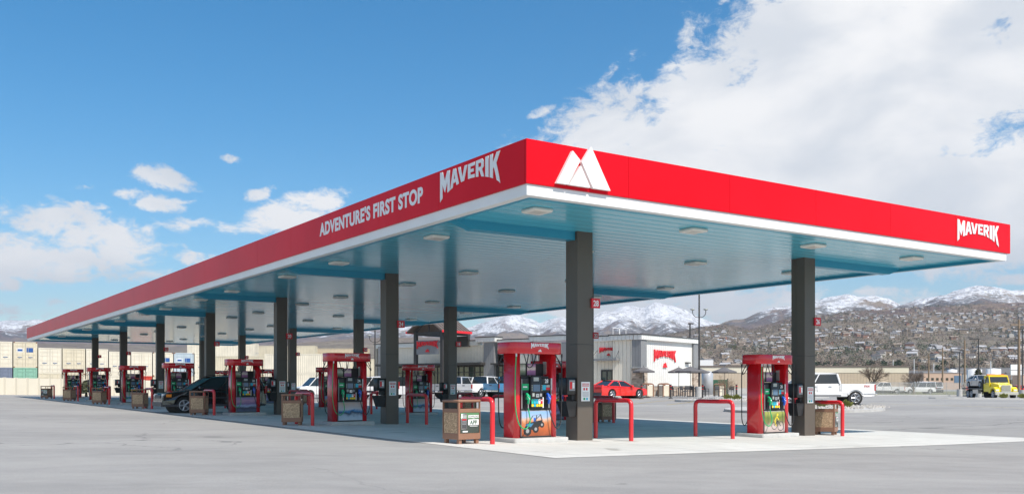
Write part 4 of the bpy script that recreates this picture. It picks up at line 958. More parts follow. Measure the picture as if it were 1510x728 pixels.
# patio things
def sxl(x, y, h=.09): X, Y = sx_(x, y); return (X, Y, gz(X, Y) + h)
def from_px(px, d): X, Y = at(px, d); return (X, Y, gz(X, Y) + .095)
def umbrella(loc, label, r=1.35, hh=2.65):
    t = thing('patio_umbrella', label, 'umbrella', loc, random.random(), 'grey patio umbrellas beside the store')
    b = MB(); n = 8; vs = [(0, 0, hh)] + [(r * math.cos(i * math.pi / 4) * q, r * math.sin(i * math.pi / 4) * q, z) for q, z in ((.5, hh - .22), (1, hh - .40)) for i in range(8)]
    b.add(vs, [(0, 1 + i, 1 + (i + 1) % 8) for i in range(8)] + [(1 + i, 9 + i, 9 + (i + 1) % 8, 1 + (i + 1) % 8) for i in range(8)], 'umbrella_grey')
    vs2 = [(x, y, z) for x, y, z in vs[9:]] + [(x, y, z - .12) for x, y, z in vs[9:]]
    b.add(vs2, [(i, (i + 1) % 8, 8 + (i + 1) % 8, 8 + i) for i in range(8)], 'umbrella_grey'); b.build('canopy', t)
    MB().cyl((0, 0, 0), (0, 0, hh), .025, 'dark_frame', 8).cyl((0, 0, hh), (0, 0, hh + .1), .02, 'dark_frame', 6).build('pole', t)
    b = MB()
    for i in range(8): b.tube([(0, 0, hh - .55), (r * .5 * math.cos(i * math.pi / 4), r * .5 * math.sin(i * math.pi / 4), hh - .26)], .01, 'dark_frame', 4)
    b.build('ribs', t)
    MB().lathe([(0, .06), (.26, .06), (.28, 0)], 'dark_frame', 14).build('base', t)
def table(loc, label):
    t = thing('patio_table', label, 'table', loc, .4, 'dark patio tables'); MB().box(-.45, -.45, .71, .45, .45, .745, 'charcoal').build('table_top', t)
    for a in (-1, 1):
        for c in (-1, 1): MB().box(a * .38 - .02, c * .38 - .02, 0, a * .38 + .02, c * .38 + .02, .71, 'charcoal').build('leg', t)
def chair(loc, rz, label):
    t = thing('patio_chair', label, 'chair', loc, rz, 'dark patio chairs')
    MB().box(-.23, -.23, .42, .23, .23, .46, 'charcoal').build('seat', t); b = MB().box(-.23, .2, .55, .23, .23, .9, 'charcoal'); b.build('backrest', t)
    for a in (-1, 1):
        MB().box(a * .22 - .015, -.22, 0, a * .22 + .015, -.19, .66, 'charcoal').build('leg', t); MB().box(a * .22 - .015, .2, 0, a * .22 + .015, .23, .9, 'charcoal').build('leg', t)
        MB().box(a * .22 - .02, -.22, .64, a * .22 + .02, .22, .67, 'charcoal').build('armrest', t)
for px, d, r, lb in ((949, 81, 1.0, 'leftmost grey umbrella, before the stone corner pier'), (1001, 83, 1.0, 'grey umbrella under the store sign, half hidden by a larger one'), (1018, 79, 1.25, 'widest grey umbrella, left of the lamp post'), (1068, 81, 1.1, 'grey umbrella standing alone right of the lamp post'), (1030, 84, 1.0, 'grey umbrella behind the lamp post')):
    umbrella(from_px(px, d), lb, r, 2.55)
    if px not in (949,): table(from_px(px + 1, d - .1), 'dark table under the ' + lb.split(',')[0])
for i, (px, d, rz, lb) in enumerate(((992, 79, .6, 'dark patio chair just right of the second tan bin'), (1008, 78, .9, 'dark patio chair left of the widest umbrella pole'), (1023, 78.5, 2.2, 'dark patio chair by the lamp post base'), (1012, 82, 3.4, 'dark patio chair behind the widest umbrella'), (1040, 82, 2.0, 'dark patio chair right of the concrete lamp base'), (1060, 79, .5, 'dark patio chair left of the lone umbrella'), (1078, 79.5, -.4, 'dark patio chair right of the lone umbrella'))):
    chair(from_px(px, d), rz, lb)
for px, d, lb in ((955, 79, 'tan arched top bin beside the red coupe'), (979, 79, 'tan arched top bin, second from the red coupe'), (1061, 84, 'tan arched top bin behind the lone umbrella')):
    t = thing('patio_bin', lb, 'litter bin', from_px(px, d), .5, 'tan bins on the patio')
    MB().box(-.32, -.32, .06, .32, .32, .92, 'fence_cream').build('side_panel', t)
    b = MB()
    for a in (-1, 1):
        for c in (-1, 1): b.box(a * .34 - .04, c * .34 - .04, 0, a * .34 + .04, c * .34 + .04, 1.0, 'brown_frame')
    b.build('frame', t); b = MB(); pts = [(.36 * math.cos(math.pi * i / 8), 1.0 + .14 * math.sin(math.pi * i / 8)) for i in range(9)]; b.prism_y(pts, -.36, .36, 'brown_frame'); b.build('lid', t)
for px, lb in ((946, 'leftmost dark bollard, at the nose of the red coupe'), (989, 'dark bollard right of the tan bins'), (1036, 'dark bollard beside the lamp post'), (1086, 'rightmost dark bollard, near the nearest back row pump')):
    X, Y, Z = from_px(px, 74.5); t = thing('bollard', lb, 'bollard', (X, Y, gz(X, Y)), 0, 'dark bollards in front of the patio')
    MB().cyl((0, 0, 0), (0, 0, 1.15), .075, 'dark_frame', 12).build('post', t); MB().cyl((0, 0, .98), (0, 0, 1.03), .08, 'logo_red', 12).build('reflector', t); MB().cyl((0, 0, .75), (0, 0, .79), .08, 'logo_red', 12).build('reflector', t); MB().lathe([(.2, 0), (.09, .12)], 'dark_frame', 12).build('base', t)
def lamp(px, d, h, label, arms=True, base=True):
    X, Y = at(px, d); t = thing('lamp_post', label, 'lamp post', (X, Y, gz(X, Y)))
    MB().cyl((0, 0, 0), (0, 0, h), .085, 'dark_frame', 10, .06).build('pole', t)
    if base: MB().cyl((0, 0, -.1), (0, 0, .95), .36, 'kerb', 16).build('base', t)
    if arms:
        for z in ((h - 2.3,) if arms is True else arms):
            for s in (-1, 1):
                b = MB(); b.tube(arc_pts([(0, 0, z - .3), (s * .3, 0, z - .25), (s * .52, 0, z - .02), (s * .55, 0, z + .3)], 5), .03, 'dark_frame', 6).lathe([(0, z + .42), (.12, z + .44), (.2, z + .40), (.2, z + .34), (.05, z + .28)], 'lcd', 10, (s * .55, 0)); b.build('lamp_arm', t)
    else:
        MB().box(-1.1, -.12, h - .1, .1, .12, h, 'dark_frame').build('lamp_head', t)
lamp(1031, 78.5, 9.3, 'dark lamp post with two arms on a concrete base beside the patio', (7.0,))
lamp(553, 92, 7.0, 'dark lamp post with two arms behind the second left pump', (5.6,))
X, Y = at(1017.5, 100); t = thing('lamp_post', 'short dark lamp pole rising behind the store roof', 'lamp post', (X, Y, gz(X, Y))); MB().cyl((0, 0, 0), (0, 0, 7.6), .08, 'dark_frame', 8).build('pole', t); MB().box(-.2, -.1, 7.55, .35, .1, 7.68, 'dark_frame').build('lamp_head', t)
lamp(1415, 125, 5.9, 'dark lamp post on a white concrete base, left of the tall wooden pole', False)
lamp(1443, 118, 7.3, 'dark lamp post with one arm behind the yellow truck', False)
lamp(1507.5, 112, 8.2, 'dark lamp post on a concrete base at the right edge', False)
# painted lines
def line(name, p, q, w, m='yellow_paint'):
    P, Q = Vector(p), Vector(q); d = (Q - P).normalized(); nn_ = Vector((-d.y, d.x)) * w / 2; k = max(2, int((Q - P).length / 1.0)); b = MB(); vs = []
    for i in range(k + 1):
        c = P + (Q - P) * i / k
        for s in (-1, 1): a = c + nn_ * s; vs.append((a.x, a.y, gz(a.x, a.y) + .012))
    b.add(vs, [(2 * i, 2 * i + 1, 2 * i + 3, 2 * i + 2)[::-1] for i in range(k)], m); tag(b.build(name), kind='structure')
def gp(px, py):
    d = 60.0
    for _ in range(30): X, Y = at(px, d); d = (CAMZ - gz(X, Y)) * F / (py - HZ)
    return at(px, d)
line('parking_line', gp(934, 595.3), gp(1003, 588.8), .12); line('parking_line', gp(983, 596.8), gp(1052, 589.6), .12); line('parking_line', gp(880, 594), gp(950, 587.6), .12)
line('yellow_road_line', gp(1285, 594.3), gp(1400, 597.8), .12); line('yellow_road_line', gp(1400, 597.8), gp(1510, 601.2), .12)
line('white_road_line', gp(1034, 599.0), gp(1100, 600.5), .14, 'white')
# rock planters with kerbs
def planter(name, pts, n, label=None):
    slab(name + '_kerb', pts, .14); c = Vector((sum(p[0] for p in pts) / len(pts), sum(p[1] for p in pts) / len(pts)))
    inn = [tuple(c + (Vector(p) - c) * .88) for p in pts]; slab(name, inn, .17, 'rock_white')
    return c, inn
def rocks(c, rx, ry, n, rot=0):
    b = MB(); rr = random.Random(int(c[0] * 10))
    for i in range(n):
        a = rr.random() * 6.283; q = math.sqrt(rr.random()); x = q * rx * math.cos(a); y = q * ry * math.sin(a); X = c[0] + x * math.cos(rot) - y * math.sin(rot); Y = c[1] + x * math.sin(rot) + y * math.cos(rot)
        s = rr.uniform(.04, .12); z = gz(X, Y) + .17; n_ = 5
        vs = [(X + s * math.cos(k * 1.2566 + a) * rr.uniform(.7, 1), Y + s * math.sin(k * 1.2566 + a) * rr.uniform(.7, 1), z - .04) for k in range(5)] + [(X + rr.uniform(-.3, .3) * s, Y + rr.uniform(-.3, .3) * s, z + s * .7)]
        b.add(vs, [(k, (k + 1) % 5, 5) for k in range(5)], 'rock_white')
    tag(b.build('gravel'), kind='stuff')
    o = [o for o in COL.objects if o.name.split('.')[0] == 'gravel'][-1]
    tag(o, 'white crushed rock mulch filling the kerbed planter', 'gravel')
def grass_tuft(X, Y, r, label, m='leaf_yellow', n=160, grp='shrubs in the rock planters'):
    b = MB(); rr = random.Random(int(X * 31))
    for i in range(n):
        a = rr.random() * 6.28; q = rr.random() ** .7 * r; h_ = rr.uniform(.4, 1) * r * .95; bx, by = .35 * q * math.cos(a), .35 * q * math.sin(a); tx, ty = q * math.cos(a), q * math.sin(a); w = .02 + .02 * rr.random()
        b.add([(bx - w, by, 0), (bx + w, by, 0), (tx + w, ty, h_ * (1.1 - .4 * q / r)), (tx - w, ty + w, h_ * (1.1 - .4 * q / r))], [(0, 1, 2, 3)], m)
    o = b.build('shrub', loc=(X, Y, gz(X, Y) + .15)); tag(o, label, 'shrub', grp)
def ell(px, d, rx, ry, n=18, rot=0):
    cx, cy = at(px, d); return [(cx + rx * math.cos(t) * math.cos(rot) - ry * math.sin(t) * math.sin(rot), cy + rx * math.cos(t) * math.sin(rot) + ry * math.sin(t) * math.cos(rot)) for t in [2 * math.pi * i / n for i in range(n)]]
pl = ell(1215, 49.5, 3.0, 3.0, rot=0); pl = [(x - (2.2 if x < at(1215, 49.5)[0] else 0), y) for x, y in pl]
slab('planter_kerb', pl, .13); rocks((at(1210, 49.8)[0], 49.8), 3.6, 2.6, 420)
for px, d, r, lb in ((1247, 49.3, .42, 'yellow green shrub in the rock planter, nearest the white pickup wheel'), (1212, 50.5, .36, 'low green shrub in the rock planter just right of column 26'), (1190, 49, .36, 'low green shrub in the rock planter behind column 26')): X, Y = at(px, d); grass_tuft(X, Y, r, lb)
pl = ell(1100, 66, 5.0, 2.6); slab('planter_kerb', pl, .13); rocks((at(1100, 66)[0], 66), 4.8, 2.4, 300)
for px, d, r, lb in ((1073, 66, .38, 'low green shrub in the bed before the patio, left one'), (1086, 65, .38, 'low green shrub behind the hoses of the nearest back row pump')): X, Y = at(px, d); grass_tuft(X, Y, r, lb)
for px, d, rx, ry in ((1490, 92, 8, 1.2), (1400, 128, 12, 2)): slab('kerb_island', ell(px, d, rx, ry), .14)
for px, d, lb in ((1480, 92, 'green shrub in front of the yellow truck'), (1508, 92, 'green shrub at the right edge of the road')): X, Y = at(px, d); grass_tuft(X, Y, .5, lb)
# ------------------------------------------------------------------ tan building, dumpster gate, tank, fence
def block(name, pxa, pxb, d, top, m, label, cat='building', depth=30, rz=0, gable=0, parts=None, roofm='grey'):
    Xa, _ = at(pxa, d); Xb, _ = at(pxb, d); w = Xb - Xa; g = gz((Xa + Xb) / 2, d) if d < 400 else CAMZ - 1.75
    H = (HZ - top) / F * d + CAMZ - g; t = thing(name, label, cat, ((Xa + Xb) / 2, d, g), rz)
    MB().box(-w / 2, 0, -1, w / 2, depth, H, m).build('wall', t)
    b = MB()
    if gable: b.add([(-w / 2 - .2, -.2, H), (0, -.2, H + gable), (w / 2 + .2, -.2, H), (-w / 2 - .2, depth, H), (0, depth, H + gable), (w / 2 + .2, depth, H)], [(0, 1, 4, 3), (1, 2, 5, 4), (0, 2, 1), (0, 3, 5, 2)], m)
    else: b.box(-w / 2 - .15, -.15, H, w / 2 + .15, depth + .15, H + .25, roofm)
    b.build('roof', t); return t, w, H
t, w, H = block('warehouse', 1008, 1340, 150, 541, 'metal_tan', 'long low tan metal warehouse behind the store patio', depth=40, roofm='roof_brown')
MB().box(-w / 2 + .0, -.06, H - .9, w / 2, -.005, H, 'fence_cream').build('eave_band', t)
for i in range(1): MB().box(-w / 2 + 3.5, 6, H + .2, -w / 2 + 6, 8, H + 1.3, 'tank_white').build('roof_vent', t)
MB().box(-w / 2, -.1, -.2, w / 2, -.06, .9, 'kerb').build('plinth', t)
X, Y = at(1055, 105); t = thing('enclosure_gate', 'dark green metal gate of the bin enclosure behind the patio', 'gate', gl(X, Y)); MB().box(-.65, -.06, .1, .6, 0, 1.75, 'dark_green').build('gate_leaf', t); MB().box(.62, -.06, .1, 1.3, 0, 1.75, 'dark_green').build('gate_leaf', t); MB().box(-.75, -.05, 0, -.65, .05, 1.9, 'dark_frame').box(1.3, -.05, 0, 1.4, .05, 1.9, 'dark_frame').build('gate_post', t)
X, Y = at(1043, 98); t = thing('gas_tank', 'upright silver gas tank by the right end of the store', 'tank', gl(X, Y)); MB().lathe([(0, 2.6), (.4, 2.55), (.6, 2.35), (.6, .1), (0, .1)], 'paint_silver', 20).build('vessel', t); MB().box(-.7, -.7, 0, .7, .7, .1, 'kerb').build('base', t)
def boundary_wall():
    b = MB(); P, Q = at(-140, 92), at(335, 113); n = 30; k = 0
    P, Q = Vector(P), Vector(Q)
    d = (Q - P).normalized(); pn = Vector((-d.y, d.x)) * .1
    for i in range(n):
        a, c = P + (Q - P) * i / n, P + (Q - P) * (i + .995) / n; g0, g1 = gz(*a), gz(*c); h_ = 1.95
        vs = [(a.x - pn.x, a.y - pn.y, g0 - .2), (c.x - pn.x, c.y - pn.y, g1 - .2), (c.x + pn.x, c.y + pn.y, g1 - .2), (a.x + pn.x, a.y + pn.y, g0 - .2)]; vs += [(x, y, z + h_) for x, y, z in vs]
        b.add(vs, [(0, 1, 5, 4), (1, 2, 6, 5), (2, 3, 7, 6), (3, 0, 4, 7), (4, 5, 6, 7)], 'fence_cream')
    t = thing('boundary_wall', 'long cream panel wall in front of the stacked containers', 'wall'); b.build('panels', t)
    b = MB()
    for i in range(n + 1): a = P + (Q - P) * i / n; b.box(a.x - .12, a.y - .16, gz(*a) - .2, a.x + .12, a.y + .1, gz(*a) + 1.8, 'fence_cream')
    b.build('posts', t)
boundary_wall()
# ------------------------------------------------------------------ containers
mat('cont_cream', (.62, .56, .43), .6, var=.1, vscale=.6); mat('cont_cream2', (.68, .63, .52), .6, var=.1, vscale=.6); mat('cont_tan', (.55, .46, .33), .65, var=.1); mat('cont_green', (.22, .42, .32), .6, var=.1); mat('cont_blue', (.16, .19, .26), .6, var=.1); mat('cont_red', (.5, .05, .03), .6); mat('cont_sky', (.42, .50, .55), .6); mat('rust', (.25, .12, .06), .9)
mat('placard', (.02, .09, .30), .5)
def container_proto(m, dec):
    t = thing('shipping_container', '', 'container'); W, H, L = 2.44, 2.9 if dec >= 0 else 2.59, 12.2
    b = MB()                                                               # corrugated sides
    for s in (-1, 1):
        y = .12; n = int((L - .24) / .28)
        vs = []; prof = [(0, 0), (.07, 0), (.12, .04), (.21, .04), (.26, 0)]
        pts = []
        for i in range(n):
            for dy, dx in prof: pts.append((.12 + i * .28 + dy, dx))
        pts.append((L - .12, 0))
        for yy, dx in pts: vs += [(s * (W / 2 - .01 - dx), yy, .14), (s * (W / 2 - .01 - dx), yy, H - .1)]
        b.add(vs, [(2 * i, 2 * i + 2, 2 * i + 3, 2 * i + 1) for i in range(len(pts) - 1)], m)
    b.box(-W / 2 + .05, .05, H - .08, W / 2 - .05, L - .05, H - .05, m).box(-W / 2 + .05, L - .1, .1, W / 2 - .05, L - .05, H - .1, m); b.build('side_walls', t)
    b = MB()
    for x in (-W / 2, W / 2 - .12):
        for y in (0, L - .12): b.box(x, y, 0, x + .12, y + .12, H, m)
    for z in (0, H - .12):
        b.box(-W / 2 + .12, .004, z, W / 2 - .12, .1, z + .12, m)
        for x in (-W / 2, W / 2 - .1): b.box(x, .12, z, x + .1, L - .12, z + .12, m)
    b.build('frame', t)
    b = MB()
    for x in (-W / 2 - .004, W / 2 - .15):
        for z in (-.001, H - .115): b.box(x, -.006, z, x + .154, .06, z + .116, 'rust' if dec % 2 else m)
    b.build('corner_castings', t)
    for s in (-1, 1):
        b = MB(); x0, x1 = (-W / 2 + .13, -.012) if s < 0 else (.012, W / 2 - .13)
        b.box(x0, .03, .13, x1, .07, H - .13, m)
        for z in (.45, .95, 1.45, 1.95, 2.4): b.box(x0 + .06, .012, z, x1 - .06, .03, z + .22, m)
        if s < 0 and dec == 1: b.box(x0 + .2, .008, 1.75, x1 - .2, .011, 2.2, 'white').box(x0 + .25, .004, 1.85, x1 - .25, .0075, 2.1, 'placard')
        if s > 0 and dec == 2: b.box(x0 + .3, .008, 1.95, x1 - .3, .011, 2.2, 'yellow_label')
        if s > 0 and dec == 1: b.box(x0 + .1, .008, 1.75, x1 - .3, .011, 2.25, 'placard')
        d = b.build('door', t); b = MB()
        for q in (.25, .75): x = x0 + (x1 - x0) * q; b.cyl((x, -.01, .1), (x, -.01, H - .1), .018, m, 6)
        b.box(x0 + .28, -.03, 1.15, x0 + .75, -.012, 1.2, 'placard').box(x0 + .4, -.035, 1.1, x0 + .52, -.012, 1.25, 'steel'); b.build('lock_rods', d)
    return t
protos = {}
def put_cont(x, y, z, rz, m, dec, label, grp='stacked shipping containers beyond the boundary wall'):
    k = (m, dec)
    if k not in protos: protos[k] = container_proto(m, dec); o = protos[k]; o.location = (x, y, z); o.rotation_euler.z = rz
    else: o = copy_tree(protos[k], (x, y, z), rz)
    o['label'] = label; o['group'] = grp
rr = random.Random(3)
WP0, WP1 = Vector(at(-140, 100)), Vector(at(330, 121)); wd = (WP1 - WP0).normalized(); wa = math.atan2(wd.y, wd.x); WL = (WP1 - WP0).length
n = int(WL / 2.56); g = gz(*WP0)
words = ['first', 'second', 'third', 'fourth', 'fifth', 'sixth', 'seventh', 'eighth', 'ninth', 'tenth', 'eleventh', 'twelfth', 'thirteenth', 'fourteenth', 'fifteenth', 'sixteenth', 'seventeenth', 'eighteenth', 'nineteenth', 'twentieth']
for i in range(n):
    c = WP0 + wd * (2.56 * i + 1.3); px = PX0 + F * c.x / c.y
    if px < -20: vis = False
    for lvl in range(2):
        low = lvl == 0; m = rr.choice(['cont_cream', 'cont_cream2']); dec = rr.choice([0, 1, 0, 2, 0])
        if lvl == 0 and 20 < px < 50: m, dec = 'cont_green', 0
        if lvl == 0 and px <= 20: m, dec = 'cont_blue', 0
        if lvl == 0 and 200 < px < 226: m, dec = 'cont_red', 0
        if lvl == 1 and 268 < px < 292: m, dec = 'cont_sky', 1
        if lvl == 2 and px > 30 and px < 62: pass
        z = g + lvl * 2.91 - (.62 if px > 58 else 0) + (-.25 if px > 150 else 0)
        if lvl == 2 and px > 28: continue
        where = ['bottom', 'upper', 'topmost'][lvl]
        seen = '%s stack from the left' % words[max(0, min(19, int((px + 12) / 31)))]
        nm = {'cont_green': 'green', 'cont_blue': 'dark blue', 'cont_red': 'red', 'cont_sky': 'pale blue'}.get(m, 'cream' if m == 'cont_cream' else 'pale cream')
        put_cont(c.x, c.y + (0 if lvl < 2 else .3), z, wa, m, dec, '%s shipping container%s, %s of the %s' % (nm, [' with plain doors', ' with blue placards', ' with a yellow sticker'][dec], where, seen))
for i, (px, d, z, m, rz) in enumerate([(372, 150, 0, 'cont_tan', .05), (372, 150, 2.9, 'cont_cream', .05), (455, 140, 0, 'cont_cream2', .02), (455, 140, 2.9, 'cont_cream2', .02), (520, 165, 0, 'cont_tan', 0), (520, 165, 2.9, 'cont_cream', 0), (600, 170, 0, 'cont_cream', 0), (600, 170, 2.9, 'cont_cream2', 0), (420, 180, 0, 'cont_cream', 0), (420, 180, 2.9, 'cont_tan', 0), (420, 180, 5.8, 'cont_cream', 0), (330, 170, 0, 'cont_tan', 0), (330, 170, 2.9, 'cont_tan', 0), (330, 170, 5.8, 'cont_cream2', 0), (500, 190, 5.8, 'cont_tan', 0), (500, 190, 2.9, 'cont_tan', 0), (500, 190, 0, 'cont_tan', 0)]):
    X, Y = at(px, d); put_cont(X + 6, Y, gz(X, Y) + z - .3, rz + R(90), m, 0, '%s container lying side on, %s layer of the %s stack beyond the pumps' % ({'cont_tan': 'tan', 'cont_cream': 'cream', 'cont_cream2': 'pale cream'}[m], ['ground', 'second', 'third'][int(z / 2.8)], {372: 'second', 455: 'nearest', 520: 'fifth', 600: 'rightmost', 420: 'third', 330: 'leftmost', 500: 'farthest'}[px]))

# ------------------------------------------------------------------ mountains and hills
def interp(tab, x):
    if x <= tab[0][0]: return tab[0][1]
    for (a, p), (b_, q) in zip(tab, tab[1:]):
        if x <= b_:
            t = (x - a) / (b_ - a); t = t * t * (3 - 2 * t) * .4 + t * .6; return p + (q - p) * t
    return tab[-1][1]
RA = [(-900, 480), (-300, 470), (0, 474), (60, 473), (120, 480), (250, 486), (400, 482), (520, 478), (620, 480), (687, 484), (720, 473), (748, 465), (764, 466), (781, 474), (799, 479), (813, 470), (827, 468), (850, 474), (878, 462), (905, 456), (918, 450), (935, 451), (947, 455), (966, 448), (989, 454), (1008, 458), (1031, 467), (1053, 474), (1120, 486), (1300, 480), (2300, 470)]
RB = [(-900, 560), (880, 540), (1000, 505), (1040, 480), (1055, 474), (1082, 465), (1097, 465), (1118, 457), (1143, 452), (1163, 450), (1203, 441), (1225, 435), (1250, 433), (1268, 438), (1288, 436), (1310, 438), (1331, 447), (1400, 466), (2300, 480)]
RC = [(-900, 560), (1180, 530), (1250, 474), (1300, 458), (1331, 450), (1367, 443), (1392, 438), (1416, 428), (1440, 421), (1464, 422), (1494, 426), (1510, 425), (1600, 420), (1800, 428), (2300, 450)]
RD = [(-900, 500), (-200, 505), (0, 511), (100, 508), (250, 512), (400, 509), (520, 500), (640, 498), (760, 505), (860, 504), (940, 502), (988, 492), (1008, 488), (1033, 482), (1048, 479), (1070, 477), (1090, 482), (1110, 484), (1131, 478), (1160, 470), (1203, 466), (1240, 461), (1270, 459), (1316, 459), (1360, 455), (1420, 454), (1510, 449), (1700, 446), (2300, 460)]
def crest(tab, x, d): return (HZ - interp(tab, x)) / F * d
RN = []
def terr(X, Y):
    d = Y; x = PX0 + F * X / d
    def ridge(tab, dk, wf, wb, p=1.0):
        c = crest(tab, x, dk)
        t = (dk - d) / wf if d < dk else (d - dk) / wb
        return c * max(0.0, 1 - abs(t) ** p)
    hs = [ridge(RA, 9000, 3600, 4000, .95), ridge(RB, 6400, 2300, 3000, .95), ridge(RC, 5600, 2600, 3000, .9)]
    cD = crest(RD, x, 3500)
    tt = (d - 900) / 2600
    hD = cD * (max(0, tt) ** .92 if d < 3500 else max(.5, 1 - (d - 3500) / 2600)) if tt > 0 else 0
    h = max(hs + [hD])
    P = Vector((X, Y, 0))
    nz = 0
    if d > 2600:
        k = min(1, (d - 2600) / 1200)
        r1 = noise.ridged_multi_fractal(P / 1500 + Vector((3, 7, 0)), 1.0, 2.1, 6, 1.0, 2.0) - 1.0
        r2 = noise.fractal(P / 500, .8, 2.1, 6) + .6 * (noise.ridged_multi_fractal(P / 420, 1.0, 2.1, 4, 1.0, 2.0) - 1.0)
        near = min(abs(9000 - d) / 1600, 1) if d > 7200 else min(abs(6400 - d) / 1000, 1) if d > 6000 else min(abs(5600 - d) / 900, 1) if d > 4300 else min(1, abs(3500 - d) / 700 + .15)
        nz = (r1 * h * .26 * (near + .12) + r2 * h * .10 * (.4 + near)) * k
    else:
        nz = noise.fractal(P / 400, 1, 2, 4) * h * .12
    return CAMZ - 2.0 + max(0, h) + nz
def terrain():
    ds = []; d = 820.0
    while d < 12500: ds.append(d); d *= 1.0115
    xs = [-900 + 6.5 * i for i in range(int(3200 / 6.5))]
    vs = []
    for d in ds:
        for x in xs: X = (x - PX0) / F * d; vs.append((X, d, terr(X, d) - (6 if d < 830 else 0)))
    n = len(xs); fs = [(j * n + i, j * n + i + 1, (j + 1) * n + i + 1, (j + 1) * n + i) for j in range(len(ds) - 1) for i in range(n - 1)]
    b = MB(); b.add(vs, fs, 'hillside', True); tag(b.build('hills'), kind='structure')
terrain()
# ------------------------------------------------------------------ town on the hillside
rr = random.Random(11)
mat('house_white', (.48, .46, .43), .8); mat('house_tan', (.34, .27, .21), .85); mat('house_brick', (.28, .15, .11), .9); mat('house_grey', (.36, .36, .37), .8); mat('roof_grey', (.20, .20, .21), .8); mat('roof_tan', (.27, .22, .18), .85); mat('roof_dark', (.10, .09, .09), .8); mat('roof_pale', (.42, .42, .44), .7)
def house_parts(b, x, y, z, s, rot, wm, rm, lx=12, ly=8, h=4.2):
    b.M = Matrix.Translation((x, y, z)) @ Matrix.Rotation(rot, 4, 'Z') @ Matrix.Scale(s, 4)
    b.box(-lx / 2, -ly / 2, -4, lx / 2, ly / 2, h, wm)
    rz_ = h + 2.4
    b.add([(-lx / 2 - .5, -ly / 2 - .6, h - .1), (lx / 2 + .5, -ly / 2 - .6, h - .1), (lx / 2 + .5, 0, rz_), (-lx / 2 - .5, 0, rz_), (-lx / 2 - .5, ly / 2 + .6, h - .1), (lx / 2 + .5, ly / 2 + .6, h - .1)], [(0, 1, 2, 3), (3, 2, 5, 4)], rm)
    b.add([(-lx / 2, -ly / 2, h), (-lx / 2, 0, rz_ - .15), (-lx / 2, ly / 2, h), (lx / 2, -ly / 2, h), (lx / 2, 0, rz_ - .15), (lx / 2, ly / 2, h)], [(0, 1, 2), (3, 5, 4)], wm)
    for k in range(3): q = -lx / 2 + 2 + k * 3.6; b.box(q, -ly / 2 - .04, 1.2, q + 1.3, -ly / 2 - .005, 2.6, 'charcoal')
    b.box(lx / 2 - 3.4, -ly / 2 - .04, 0, lx / 2 - .6, -ly / 2 - .005, 2.3, 'white' if wm != 'house_white' else 'house_tan')
    b.M = Matrix()
WALLS = ['house_white', 'house_tan', 'house_brick', 'house_grey']; ROOFS = ['roof_grey', 'roof_tan', 'roof_dark', 'roof_pale']
CN = {'house_white': 'white', 'house_tan': 'tan', 'house_brick': 'brick', 'house_grey': 'grey', 'roof_grey': 'grey', 'roof_tan': 'tan', 'roof_dark': 'dark', 'roof_pale': 'pale'}
hproto = {}
for wm in WALLS:
    for rm in ROOFS:
        b = MB(); house_parts(b, 0, 0, 0, 1, 0, wm, rm, rr.uniform(11, 16), rr.uniform(8, 11), rr.choice([3.4, 4.4, 5.8])); hproto[wm, rm] = b.mesh('house')
spots = []
for _ in range(40000):
    px = rr.uniform(860, 1900); d = 1080 + 2300 * rr.random() ** .9
    X, Y = at(px, d)
    dens = noise.noise(Vector((X / 230, Y / 330, 0))) + .42 - max(0, (d - 2500) / 1500)
    if px < 1150: dens -= max(0, (d - 2300) / 700)
    if rr.random() < dens * .9: spots.append((X, Y, px, d))
    if len(spots) > 2600: break
sel = []; cell = {}
for s_ in spots:
    k = (int(s_[0] / 17), int(s_[1] / 24))
    if k in cell: continue
    cell[k] = 1; sel.append(s_)
inview = sorted([s_ for s_ in sel if 1020 < s_[2] < 1515], key=lambda s_: s_[3]); rest = [s_ for s_ in sel if s_ not in set(inview[:280])]
for X, Y, px, d in inview[:280]:
    wm, rm = rr.choice(WALLS + ['house_white', 'house_tan']), rr.choice(ROOFS)
    o = bpy.data.objects.new('house', hproto[wm, rm]); COL.objects.link(o); o.location = (X, Y, terr(X, Y) + .3); o.rotation_euler.z = rr.choice([0, .2, -.3, .5, 1.4, 1.6, -.6]); q = rr.uniform(.6, .95); o.scale = (q, q, q)
    tag(o, 'small %s house with %s roof among many on the distant hillside' % (CN[wm], CN[rm]), 'house', 'small %s houses with %s roofs on the distant hillside' % (CN[wm], CN[rm]))
b = MB()
for X, Y, px, d in rest:
    house_parts(b, X, Y, terr(X, Y), rr.uniform(.6, .95), rr.choice([0, .3, -.4, 1.5]), rr.choice(WALLS + ['house_white', 'house_tan']), rr.choice(ROOFS))
tag(b.build('distant_houses'), 'sea of tiny houses covering the upper slopes of the hillside', 'houses', kind='stuff')
